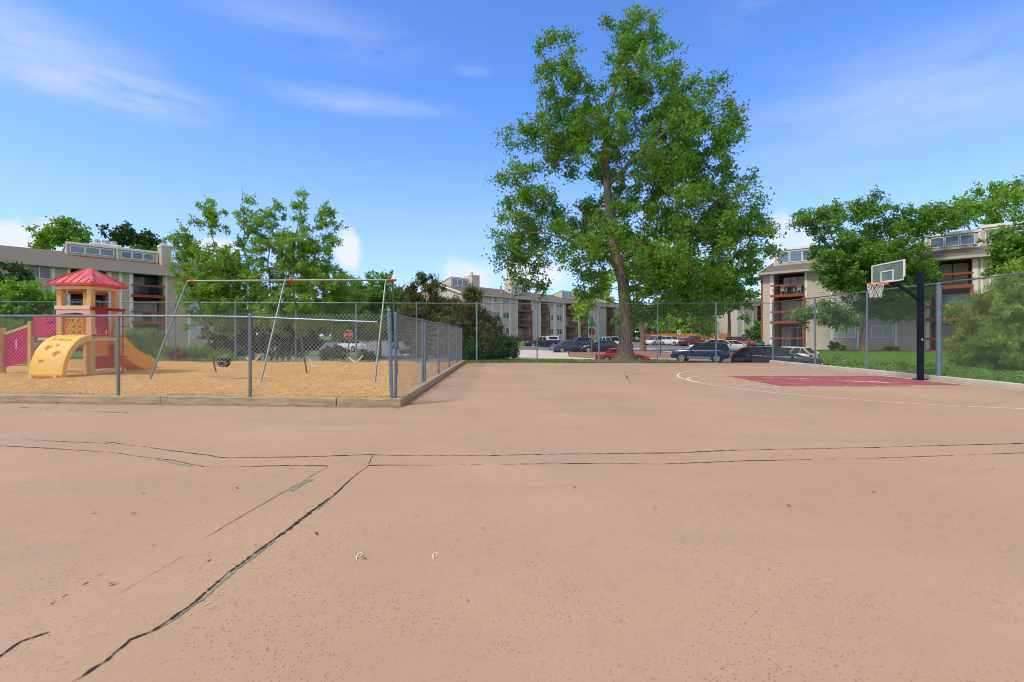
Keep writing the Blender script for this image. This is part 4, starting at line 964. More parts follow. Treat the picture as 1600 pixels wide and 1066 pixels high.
# items on L balconies
bLm = Matrix.Translation((-44.6, 42.2, 0)) @ Matrix.Rotation(R(49.4), 4, 'Z')
def bundle(s, z, label, m, nm='covered_grill', cat='grill'):
    p = bLm @ Vector((s, .45, z)); t = thing(nm, label, cat, p, R(49.4))
    mb = MB(); mb.loft([[(x*k, y*k, zz) for x, y in ((-.35, -.25), (.35, -.25), (.35, .25), (-.35, .25))] for k, zz in ((.85, 0), (1, .3), (1.02, .7), (.9, .9), (.5, 1.0))]); mb.build('cover', m, t, bevel=.05)
    mb = MB(); mb.tube([(-.3, -.27, .85), (.3, -.27, .85)], .02, 6); mb.build('handle', M['steel'], t)
bundle(10.3, 5.56, 'dark blue covered grill on the top balcony above the slide', M['car_midblue']); bundle(11.2, 5.56, 'navy covered grill beside the balcony post above the slide', M['navy'])
bundle(10.6, 2.86, 'dark covered grill on the middle balcony above the slide', M['rubber'])

# ------------------------------------------------------------------ trees and plants
class Skel:
    def __init__(s): s.P = []; s.par = []; s.acc = []
    def add(s, p, par): s.P.append(np.array(p, float)); s.par.append(par); return len(s.P)-1
def ellipsoid_pts(lobes, n, shell=2.2):
    vol = np.array([l[3]*l[4]*l[5] for l in lobes])**.8; pr = vol/vol.sum(); k = rng.choice(len(lobes), n, p=pr)
    d = rng.normal(size=(n, 3)); d /= np.linalg.norm(d, axis=1)[:, None]; r_ = rng.random(n)**(1/shell)
    Lb = np.array(lobes)[k]; return Lb[:, :3]+d*r_[:, None]*Lb[:, 3:6]
def leaf_cloud(C, per, rc, size, tw=5, flat=.8, droop=0., upbias=.0):
    """leaves set along short twigs radiating from each cluster centre"""
    out = []; tint = []
    for c_ in C:
        d = rng.normal(size=(tw, 3)); d[:, 2] += upbias*1.5; d /= np.linalg.norm(d, axis=1)[:, None]; d[:, 2] *= flat
        L_ = rc*(.5+.8*rng.random(tw)); k = rng.integers(0, tw, per); f = rng.random(per)**.7
        p = c_+d[k]*(L_[k]*f)[:, None]+rng.normal(size=(per, 3))*rc*.17; p[:, 2] -= droop*(f*rc)**2
        out.append(p); tint.append(np.clip(rng.normal(.5, .13)+rng.normal(0, .2, per), 0, 1))
    return np.concatenate(out), np.concatenate(tint)
def skeleton_tree(base, stems, C, tip=.012, trunk_r=None, seedlen=.9):
    S = Skel(); fixed = {}
    for st in stems:
        pts = [Vector(p) for p in st['path']]; par = st.get('from', None); prev = par if par is not None else -1
        L_ = sum((b-a).length for a, b in zip(pts, pts[1:])); step = max(.35, L_/40); idx = []
        tot = 0
        for a, b in zip(pts, pts[1:]):
            k = max(1, int((b-a).length/step))
            for i in range(k):
                f = i/k; q = a.lerp(b, f); prev = S.add(q, prev); fixed[prev] = st['r0']+(st['r1']-st['r0'])*((tot+(b-a).length*f)/L_)**st.get('pw', .7)
            tot += (b-a).length
        prev = S.add(pts[-1], prev); fixed[prev] = st['r1']
    order = np.argsort([min(np.linalg.norm(c_-p)+.0*i for i, p in enumerate(S.P)) for c_ in C])
    for ci in order:
        c_ = C[ci]; P_ = np.array(S.P); dv = c_-P_; dist = np.linalg.norm(dv, axis=1)
        pen = np.where(dv[:, 2] < dist*.15, (dist*.15-dv[:, 2])*.9, 0)
        j = int(np.argmin(dist+pen)); a = S.P[j]; L_ = dist[j]
        k = max(1, int(L_/.55)); prev = j; mid = (a+c_)/2+rng.normal(size=3)*L_*.10+np.array([0, 0, L_*.07])
        for i in range(1, k+1):
            f = i/k; q = a*(1-f)**2+mid*2*f*(1-f)+c_*f*f; prev = S.add(q, prev)
    n = len(S.P); acc = np.zeros(n)
    child = [[] for _ in range(n)]
    for i, p in enumerate(S.par):
        if p >= 0: child[p].append(i)
    for i in range(n-1, -1, -1):
        if not child[i]: acc[i] = tip**2.2
        if S.par[i] >= 0: acc[S.par[i]] += acc[i]
    rad = acc**(1/2.2); cap_ = max(fixed.values())*.45
    rad = np.minimum(rad, cap_)
    for i, r_ in fixed.items(): rad[i] = max(r_, 0)
    mb = MB()
    # chains
    done = set()
    heads = [i for i in range(n) if S.par[i] < 0]
    stack = [(h_, None) for h_ in heads]
    while stack:
        h_, pr = stack.pop(); pts = []; rs = []
        if pr is not None: pts.append(tuple(S.P[pr])); rs.append(min(rad[pr], rad[h_]*1.25))
        cur = h_
        while True:
            pts.append(tuple(S.P[cur])); rs.append(rad[cur]); ch = child[cur]
            if not ch: break
            ch = sorted(ch, key=lambda q: -(rad[q]+(10 if (cur in fixed and q in fixed) else 0)))
            for q in ch[1:]: stack.append((q, cur))
            cur = ch[0]
        if len(pts) > 1: mb.tube(pts, rs, 12 if max(rs) > .15 else (6 if max(rs) > .04 else 4), False)
    return mb
def tree(name, label, loc, lobes, stems, ncl, per, rc, lsize, leaf, bark, cat='tree', group=None, tw=5, aspect=.75, shell=2.2, tip=.012, upbias=0., droop=0., flat=.8, lvar=.4, extra=None, deadn=0):
    t = thing(name, label, cat, loc, group=group)
    C = ellipsoid_pts(lobes, ncl, shell)
    C = C[C[:, 2] > .12]
    mb = skeleton_tree(loc, stems, C, tip)
    if deadn:
        for _ in range(deadn):
            c_ = C[rng.integers(len(C))]
            for q in range(4): 
                d = rng.normal(size=3); d /= np.linalg.norm(d); d[2] = abs(d[2])*.3; mb.tube([tuple(c_), tuple(c_+d*.6+rng.normal(size=3)*.1), tuple(c_+d*1.2+rng.normal(size=3)*.15)], [.012, .009, .005], 3, False)
    mb.build('trunk', M[bark], t, smooth=True, fix=False)
    P_, ti = leaf_cloud(C, per, rc, lsize, tw, flat, droop, upbias)
    keep = P_[:, 2] > .03; P_ = P_[keep]; ti = ti[keep]
    up = None
    if upbias:
        up = rng.normal(size=(len(P_), 3))*.55; up[:, 2] += upbias; up /= np.linalg.norm(up, axis=1)[:, None]
    scatter_quads('crown', P_, None, lsize*(1-lvar/2+rng.random(len(P_))*lvar), LM[leaf], aspect, ti, parent=t, up=up)
    return t
def px(cx, cy, rx, ry, X0, ppm, depth=None, dy=0., h=1.37):
    """lobe given by its outline on an elevation drawing of the tree (units of 1/ppm metre)"""
    return ((cx-X0)/ppm, dy, h+(525-cy)/ppm, rx/ppm, (depth if depth else (rx+ry)/2/ppm*1.05), ry/ppm)

# big cottonwood
k = 28.0; X0 = 978
lob = [px(985, 62, 55, 50, X0, k), px(885, 105, 55, 50, X0, k), px(860, 140, 30, 30, X0, k, dy=1), px(990, 140, 95, 60, X0, k, 3.5), px(1085, 170, 60, 60, X0, k, 2.5), px(825, 205, 48, 28, X0, k), px(900, 215, 70, 60, X0, k, 3),
       px(1020, 240, 110, 75, X0, k, 4.5), px(1105, 245, 48, 60, X0, k, 2.5), px(820, 300, 48, 42, X0, k, 2), px(870, 320, 60, 45, X0, k, 2.5, 1.5), px(825, 375, 62, 45, X0, k, 2.6), px(905, 395, 60, 45, X0, k, 3, -2),
       px(835, 440, 32, 34, X0, k, 1.2), px(790, 380, 30, 30, X0, k, 1.2), px(1050, 340, 100, 65, X0, k, 4.5), px(1135, 330, 60, 60, X0, k, 3), px(1050, 410, 80, 55, X0, k, 3.5, -1.5), px(1150, 385, 55, 52, X0, k, 2.6), px(1110, 440, 52, 32, X0, k, 2), px(1185, 350, 22, 32, X0, k, 1.2),
       px(1060, 470, 50, 30, X0, k, 1.8), px(1000, 100, 40, 40, X0, k), px(1020, 490, 28, 20, X0, k, 1.5), px(1100, 478, 42, 30, X0, k, 1.8, -.5), px(1145, 470, 34, 34, X0, k, 1.5), px(1120, 505, 26, 18, X0, k, 1.2), px(1015, 440, 40, 40, X0, k, 2, -2), px(930, 440, 36, 30, X0, k, 1.6, 1), px(855, 465, 18, 22, X0, k, .9), px(945, 340, 50, 55, X0, k, 3, 2), px(1140, 190, 22, 30, X0, k, 1), px(870, 170, 40, 30, X0, k, 1.4)]
def tp(x, y, dy=0.): return ((x-X0)/k, dy, 1.37+(525-y)/k)
stems = [dict(path=[(0, 0, -.2), (0, 0, .15), tp(978, 545), tp(980, 500), tp(975, 440), tp(962, 395), tp(953, 330), tp(948, 260), tp(947, 200), tp(958, 150), tp(972, 100), tp(985, 45)], r0=.40, r1=.03, pw=1.1),
         dict(path=[tp(975, 430), tp(940, 395, -.6), tp(900, 385, -1), tp(850, 370, -1.2), tp(800, 368, -1)], r0=.17, r1=.02),
         dict(path=[tp(967, 410), tp(1010, 370, .6), tp(1060, 340, 1), tp(1120, 330, 1.2)], r0=.2, r1=.02),
         dict(path=[tp(948, 260), tp(915, 225, .3), tp(870, 210, .5), tp(800, 195, .4)], r0=.14, r1=.015),
         dict(path=[tp(950, 290), tp(1000, 240, -.5), tp(1050, 200, -.8), tp(1100, 160, -.7)], r0=.15, r1=.015),
         dict(path=[tp(948, 215), tp(925, 150, -.5), tp(890, 100, -.8)], r0=.10, r1=.015)]
bigt = tree('cottonwood_tree', 'huge cottonwood with thick furrowed trunk beyond the far court fence', (6.35, 27.2, 0), lob, stems, 720, 185, .70, .135, 'cotton', 'bark', tw=10, aspect=.85, tip=.014, droop=.12, deadn=12)
# root flare
mb = MB(); rings = []
for z, r_ in ((-.15, .95), (.0, .72), (.12, .60), (.3, .50), (.6, .455), (.9, .44)):
    rings.append([(r_*(1+.16*math.sin(a*5+1)*(r_-.42)/.5)*math.cos(a), r_*(1+.2*math.sin(a*4)*(r_-.42)/.5)*math.sin(a), z) for a in np.linspace(0, 2*math.pi, 25)[:-1]])
mb.loft(rings, False); mb.build('root_flare', M['bark'], bigt, smooth=True)

# second tree on the mulch bed
k = 12.2; X0 = 1000
lob = [px(930, 455, 38, 36, X0, k), px(985, 430, 45, 45, X0, k), px(1035, 430, 45, 45, X0, k), px(1055, 478, 32, 32, X0, k), px(912, 478, 22, 28, X0, k), px(1000, 400, 50, 40, X0, k), px(1090, 460, 35, 40, X0, k)]
tree('shade_tree', 'lime green shade tree on the mulch bed behind the cottonwood', (16.4, 60.5, -.65), [(a, b, c_+.6, d, e_, f) for a, b, c_, d, e_, f in lob], [dict(path=[(0, 0, -.2), (-.1, 0, 2.6), (-.5, 0, 5), (-1, 0, 8)], r0=.46, r1=.1), dict(path=[(-.1, 0, 2.6), (2.5, 0, 5.5), (4, 0, 8)], r0=.2, r1=.05)], 200, 65, 1.0, .40, 'lime', 'barkgrey')
# tree in the parking lot background right of centre
k = 10.0; X0 = 1135
lob = [px(1130, 440, 45, 45, X0, k), px(1105, 480, 40, 28, X0, k), px(1150, 470, 35, 30, X0, k), px(1165, 415, 30, 35, X0, k), px(1100, 430, 35, 40, X0, k)]
tree('shade_tree', 'dense green tree over the far parking lot beside the pale wing', (34.0, 76, -.4), [(a, b, c_+.4, d, e_, f) for a, b, c_, d, e_, f in lob], [dict(path=[(0, 0, -.2), (.1, 0, 3), (0, 0, 9)], r0=.38, r1=.1)], 150, 60, 1.1, .45, 'mid', 'barkgrey')
tree('ash_tree', 'pale green tree rising behind the wood fence', (33, 104, -.2), [(-1, 0, 3.2, 4.5, 2.5, 2.2), (4, 0, 3.4, 3.5, 2.5, 2.6), (8, 0, 4, 3, 2.5, 3)], [dict(path=[(0, 0, 0), (0, 0, 3)], r0=.2, r1=.08), dict(path=[(6, 0, 0), (6, 0, 4)], r0=.2, r1=.08)], 90, 55, 1.1, .5, 'poplar', 'barkgrey')

# young multi-stem poplar at the left
k = 26.0; X0 = 405
lob = [px(290, 385, 24, 34, X0, k, .8), px(330, 345, 26, 32, X0, k, .8), px(383, 312, 12, 24, X0, k, .6), px(395, 365, 34, 40, X0, k, 1.2), px(430, 335, 22, 22, X0, k, .8), px(475, 328, 17, 30, X0, k, .7), px(512, 362, 22, 42, X0, k, .8),
       px(455, 400, 60, 50, X0, k, 2), px(340, 425, 60, 40, X0, k, 2), px(325, 460, 46, 34, X0, k, 1.6), px(400, 460, 95, 45, X0, k, 2.4), px(500, 445, 45, 50, X0, k, 1.8), px(350, 495, 62, 30, X0, k, 1.6), px(470, 490, 62, 36, X0, k, 1.6, -.5), px(415, 500, 70, 36, X0, k, 1.6, 1), px(520, 470, 36, 46, X0, k, 1.5, 1.5)]
def tq(x, y, dy=0.): return ((x-X0)/k, dy, 1.37+(525-y)/k)
stems = [dict(path=[tq(398+i*9, 563), tq(395+i*12, 520), tq(*m_), tq(*e_)], r0=.085, r1=.012, pw=.8) for i, (m_, e_) in enumerate([((320, 430), (275, 358)), ((345, 410), (322, 330)), ((385, 400), (380, 290)), ((420, 410), (435, 320)), ((455, 410), (478, 300)), ((485, 420), (520, 345)), ((440, 430), (455, 370))])]
tree('poplar_tree', 'spindly multi stemmed poplar clump behind the swing set', (-15.2, 29, 0), lob, stems, 880, 110, .44, .12, 'poplar', 'barkgrey', tip=.007, aspect=.8, upbias=.0)
# maple behind the swings
k = 15.5; X0 = 590
lob = [px(590, 455, 42, 36, X0, k), px(560, 480, 45, 40, X0, k), px(610, 490, 38, 38, X0, k), px(545, 450, 26, 26, X0, k), px(590, 505, 50, 26, X0, k), px(575, 442, 34, 24, X0, k), px(635, 470, 26, 34, X0, k), px(545, 500, 40, 30, X0, k)]
tree('maple_tree', 'rounded green maple behind the last swing', (-13.3, 48.5, -.6), lob, [dict(path=[(0, 0, -.3), (0, 0, 3), (-.3, 0, 6)], r0=.3, r1=.1)], 260, 90, .9, .27, 'mid', 'barkgrey')
# junipers between playground and court
k = 27.0
def jun(name, label, x, y, lobes_px, X0, ncl, leaf, per=120, rc=.40, ls=.15):
    ncl = int(ncl*2.2)
    tree(name, label, (x, y, 0), [px(a, b, c_, d, X0, k) for a, b, c_, d in lobes_px], [dict(path=[(0, 0, -.1), (0, 0, 1.5), (0, 0, max(1.8, 1.37+(525-lobes_px[0][1])/k))], r0=.13, r1=.03)], ncl, per, rc, ls, leaf, 'barkgrey', upbias=1.0, aspect=.35, shell=2.6)
jun('juniper_tree', 'tall dark olive juniper beyond the low fence end', (665-800)*28.5/757, 28.5, [(668, 456, 26, 30), (645, 490, 26, 40), (668, 490, 38, 34), (662, 535, 45, 32), (690, 505, 30, 36)], 665, 150, 'olive')
jun('juniper_tree', 'rust tinged juniper beside the tall court fence post', (737-800)*27.5/757, 27.5, [(738, 468, 13, 20), (733, 500, 30, 28), (710, 500, 26, 30), (732, 540, 40, 26), (765, 520, 22, 26)], 737, 130, 'rusty')
jun('juniper_bush', 'low dark spreading juniper at the court edge', (788-800)*27/757, 27, [(788, 545, 26, 17), (765, 550, 30, 14)], 788, 60, 'dark', ls=.14)
jun('juniper_bush', 'short olive juniper between the two tall junipers', (705-800)*27/757, 27, [(705, 540, 26, 22), (700, 515, 18, 20)], 705, 60, 'olive')
jun('juniper_bush', 'broad dark juniper filling under the rust tinged one', (745-800)*26.6/757, 26.6, [(745, 552, 30, 12)], 745, 40, 'dark', ls=.14)
# lawn tree at right
k = 18.5; X0 = 1352
lob = [px(1285, 345, 36, 28, X0, k, 1.8), px(1345, 328, 38, 24, X0, k, 1.8), px(1400, 345, 42, 32, X0, k, 2), px(1455, 348, 42, 24, X0, k, 2), px(1492, 335, 26, 18, X0, k, 1.3), px(1310, 395, 48, 36, X0, k, 2.6), px(1380, 395, 60, 45, X0, k, 3), px(1428, 425, 36, 42, X0, k, 2),
       px(1395, 462, 56, 26, X0, k, 2), px(1325, 440, 46, 32, X0, k, 2), px(1350, 420, 60, 40, X0, k, 2.4, -1), px(1410, 488, 34, 12, X0, k, 1.4), px(1310, 500, 26, 14, X0, k, 1.2), px(1385, 480, 40, 16, X0, k, 1.8), px(1262, 492, 32, 13, X0, k, 1.2), px(1300, 480, 24, 14, X0, k, 1.2), px(1418, 478, 28, 10, X0, k, 1.2)]
def tr_(x, y, dy=0.): return ((x-X0)/k, dy, 1.37+(525-y)/k)
stems = [dict(path=[(0, 0, -.2), tr_(1353, 530), tr_(1358, 490), tr_(1370, 450), tr_(1385, 410), tr_(1400, 350)], r0=.36, r1=.05), dict(path=[tr_(1364, 470), tr_(1335, 430), tr_(1310, 385), tr_(1290, 340)], r0=.2, r1=.03),
         dict(path=[tr_(1360, 480), tr_(1330, 478), tr_(1290, 480), tr_(1250, 492)], r0=.08, r1=.02), dict(path=[tr_(1375, 440), tr_(1420, 400), tr_(1470, 350)], r0=.15, r1=.03)]
tree('elm_tree', 'leafy elm with leaning tan trunk on the lawn behind the hoop', (29.7, 41.0, 0), lob, stems, 520, 130, .78, .19, 'mid', 'barktan', tip=.014)
# airy tree behind building R, trees right edge
k = 10.5; X0 = 1560
tree('locust_tree', 'airy pale locust tree behind the beige block', (70, 70, 0), [(a, b, c_, d, e_, f) for a, b, c_, d, e_, f in [px(1520, 330, 42, 20, X0, k), px(1570, 312, 38, 26, X0, k), px(1605, 302, 30, 26, X0, k), px(1490, 345, 30, 14, X0, k), px(1560, 350, 50, 20, X0, k)]],
     [dict(path=[(0, 0, 0), (0, 0, 10), (1, 0, 18)], r0=.4, r1=.08), dict(path=[(0, 0, 10), (-4, 0, 17), (-7, 0, 20)], r0=.25, r1=.05), dict(path=[(0, 0, 12), (4, 0, 19)], r0=.2, r1=.05)], 130, 42, 1.2, .42, 'poplar', 'bark')
k = 22; X0 = 1600
tree('ash_tree', 'dark green ash at the right edge in front of the beige block', (34.0, 32.2, 0), [px(1595, 385, 40, 30, X0, k), px(1625, 420, 60, 45, X0, k), px(1590, 415, 25, 22, X0, k)], [dict(path=[(0, 0, -.2), (.2, 0, 3), (.2, 0, 6)], r0=.25, r1=.06)], 110, 80, .75, .24, 'mid', 'bark')
k = 42; X0 = 1560
tree('mock_orange_bush', 'big arching yellow green bush behind the right fence', (17.4, 17.4, 0), [px(1560, 490, 50, 40, X0, k), px(1610, 470, 60, 45, X0, k), px(1575, 530, 70, 30, X0, k, 1.5), px(1515, 535, 26, 26, X0, k), px(1530, 500, 34, 34, X0, k), px(1640, 530, 60, 50, X0, k), px(1545, 555, 60, 26, X0, k, 1.3), px(1600, 560, 60, 26, X0, k, 1.3), px(1590, 445, 40, 30, X0, k)],
     [dict(path=[(.1*i, 0, -.1), (-.2+.25*i, .1, .7), (-1.2+.8*i, 0, 2)], r0=.045, r1=.012) for i in range(5)], 700, 110, .30, .105, 'yellowg', 'barkgrey', cat='bush', tip=.005, upbias=.6, aspect=.4)
# left side plants
k = 25; X0 = 40
tree('viburnum_bush', 'bright green rounded tree at the left edge behind the tower', (-30.1, 30, 0), [px(20, 468, 45, 26, X0, k), px(62, 472, 40, 26, X0, k), px(30, 505, 65, 30, X0, k)], [dict(path=[(0, 0, -.1), (0, 0, 2.5)], r0=.12, r1=.05)], 160, 75, .55, .19, 'bright', 'barkgrey', cat='tree')
k = 19; X0 = 15
tree('spruce_tree', 'dark evergreen in front of the tan block at the left edge', (-40.5, 39, 0), [px(15, 440, 34, 24, X0, k), px(0, 470, 40, 34, X0, k), px(35, 450, 14, 14, X0, k)], [dict(path=[(0, 0, -.1), (0, 0, 6)], r0=.2, r1=.05)], 90, 60, .6, .24, 'dark', 'barkgrey', upbias=.5)
k = 9.0
tree('elm_tree', 'bright elm crown rising behind the roof of the tan block', (-76, 82, 0), [px(80, 372, 26, 18, 98, k), px(110, 366, 26, 18, 98, k), px(62, 385, 18, 12, 98, k), px(125, 382, 22, 12, 98, k)], [dict(path=[(0, 0, 0), (0, 0, 16)], r0=.4, r1=.1)], 80, 60, 1.2, .45, 'bright', 'barkgrey')
tree('pine_tree', 'dark pine crown behind the clerestory roof boxes', (-62, 79, 0), [px(190, 378, 26, 18, 206, k), px(218, 384, 22, 12, 206, k)], [dict(path=[(0, 0, 0), (0, 0, 16)], r0=.4, r1=.1)], 60, 60, 1.0, .42, 'dark', 'barkgrey', upbias=.4)
tree('elm_tree', 'small green crown peeking over the roof beside the vent pipe', (-54, 80, 0), [px(283, 408, 13, 9, 283, k), px(225, 394, 20, 10, 283, k)], [dict(path=[(0, 0, 0), (0, 0, 12)], r0=.3, r1=.1)], 26, 60, 1.0, .42, 'bright', 'barkgrey')
def shrub(name, label, x, y, w_, h_, leaf, ncl=40, per=60, ls=.10, rc=.22, d=None, z=0., group=None, cat='shrub', up=0.):
    tree(name, label, (x, y, z), [(0, 0, h_*.5, w_/2, (d or w_)/2, h_*.5)], [dict(path=[(0, 0, -.05), (0, 0, h_*.6)], r0=.03, r1=.01)], ncl, per, rc, ls, leaf, 'barkgrey', cat=cat, tip=.004, shell=2.6, group=group, upbias=up)
shrub('forsythia_shrub', 'light green rounded shrub behind the orange slide', -22.8, 30, 2.1, 1.9, 'bright', 70, 70, .13, .3)
shrub('hedge', 'clipped green hedge beyond the swings below the tan block', -18.2, 27.6, 4.6, .75, 'bright', 90, 80, .10, .22, d=1.0, cat='hedge')
shrub('barberry_shrub', 'dark red barberry in front of the green hedge', -18.3, 26.5, 1.1, .62, 'barberry', 34, 70, .07, .15)
shrub('dark_shrub', 'dark green shrub below the poplar clump', -17.6, 31, 4.2, 2.6, 'dark', 150, 70, .12, .3)
shrub('dark_shrub', 'dark leafy undergrowth around the poplar stems', -14.0, 30.2, 4.2, 2.3, 'dark', 150, 70, .12, .3)
shrub('blue_juniper', 'blue green juniper mound beyond the wood chips', -10.0, 27.0, 1.5, .8, 'bluej', 60, 80, .10, .2, up=.5)
shrub('boxwood_shrub', 'small dark green shrub behind the curved belt swing', -7.9, 26.4, 1.1, .5, 'dark', 45, 70, .08, .18)
shrub('globe_bush', 'round green bush at the corner of the beige block', 30.0, 59, 2.6, 3.4, 'mid', 80, 70, .22, .4, z=-.3)
shrub('yucca_shrub', 'small yellow green shrub at the foundation near the balcony stack', 30.7, 45.6, 1.1, .55, 'yellowg', 20, 50, .14, .2, group='foundation shrubs of the beige block')
shrub('foundation_shrub', 'small green shrub at the trunk of the lawn elm', 28.6, 43.2, 1.0, .9, 'bluej', 20, 50, .14, .2)
shrub('yucca_shrub', 'small green shrub under the second ground floor window', 32.9, 42.0, 1.3, .55, 'yellowg', 22, 50, .14, .2)
# dark wood mass far left behind the street
woods = []
for i in range(9):
    x = -44+i*4.3+random.uniform(-1, 1); y = 95+random.uniform(-4, 4); hh = random.uniform(7.5, 10.5)
    tree('woodland_tree', ['dark tree furthest left in the row beyond the left street', 'olive tree behind the poplar clump stems', 'tall green tree between poplar clump and middle swing legs', 'dark tree behind the dark parked car', 'olive tree seen above the middle swing legs', 'green tree behind the rounded maple', 'dark tree directly behind the red stop sign', 'olive tree over the white sport utility', 'green tree behind the tall dark olive juniper'][i], (x, y, 0), [(0, 0, hh*.62, 3.4, 2.6, hh*.38), (random.uniform(-1.5, 1.5), 0, hh*.33, 3.6, 2.6, hh*.36)], [dict(path=[(0, 0, -.5), (0, 0, hh*.6)], r0=.25, r1=.08)], 130, 80, 1.2, .55, ['dark', 'olive', 'mid'][i % 3], 'barkgrey', group='trees beyond the left street')
for i in range(6):
    x = 36+i*9; y = 112+random.uniform(-2, 2)-i*4
    tree('woodland_tree', ['leafy tree over the orange part of the wood fence', 'leafy tree behind the red sport utility', 'leafy tree between the pale wing and the beige block', 'leafy tree behind the left end of the beige block roof', 'leafy tree behind the roof of the beige block', 'leafy tree furthest right behind the beige block'][i], (x, y, 0), [(0, 0, 5.5, 4.2, 3, 3.8)], [dict(path=[(0, 0, -.5), (0, 0, 5)], r0=.25, r1=.08)], 50, 60, 1.2, .55, ['mid', 'bright'][i % 2], 'barkgrey', group='trees behind the parking lot')
tree('woodland_tree', 'rounded green tree filling the gap beside the shade tree trunk', (27.5, 109, 0), [(0, 0, 5.0, 4.6, 3, 4.0), (3.5, 0, 3.4, 3, 3, 2.8)], [dict(path=[(0, 0, -.5), (0, 0, 5)], r0=.25, r1=.08)], 110, 70, 1.1, .5, 'mid', 'barkgrey')
# ground cover band inside the right fence and grass blades
n = 60000; yy = 9+rng.random(n)*16; xx = 13.42+rng.random(n)*2.4
hm = .42*np.sin(np.clip((xx-13.35)/2.6, 0, 1)*math.pi)**.6*(.75+.25*np.sin(yy*2.1)*np.sin(xx*3+yy))
ok = np.array([rdist(a, b) < -.25 for a, b in zip(xx, yy)]); xx, yy, hm = xx[ok], yy[ok], hm[ok]; n = len(xx)
P = np.stack([xx, yy, hm*(rng.random(n)**.35)], 1)
tag(scatter_quads('ground_cover', P, None, .07+rng.random(n)*.06, LM['cover'], .6, np.clip(rng.normal(.5, .22, n)+.2*np.sin(yy*5)*np.sin(xx*6), 0, 1)), 'bright creeping ground cover banked behind the right kerb', 'ground cover', kind='stuff')
bl = []
n = 70000
reg = rng.random(n); xx = np.where(reg < .72, 15.4+rng.random(n)*20, -3+rng.random(n)*15); yy = np.where(reg < .72, 12+rng.random(n)**.8*34, 24.95+rng.random(n)*2.8)
z = np.array([hgt(a, b) for a, b in zip(xx, yy)]); ok = ((reg >= .72) & ((xx < 3.4) | ((xx < 9) & (rng.random(n) < .12)))) | (xx > 18.9+.35*(yy-27)) | ((yy < 26) & (xx > 15.3) & (np.array([rdist(a, b) for a, b in zip(xx, yy)]) < -.3)); xx, yy, z = xx[ok], yy[ok], z[ok]; n = len(xx)
up = rng.normal(size=(n, 3))*.35; up[:, 2] = 1; up /= np.linalg.norm(up, axis=1)[:, None]
tag(scatter_quads('grass', np.stack([xx, yy, z+.03], 1), None, .09+rng.random(n)*.09, LM['blade'], .28, np.clip(rng.normal(.45, .2, n), 0, 1), up=up), 'mown green grass of the lawns', 'grass', kind='stuff')

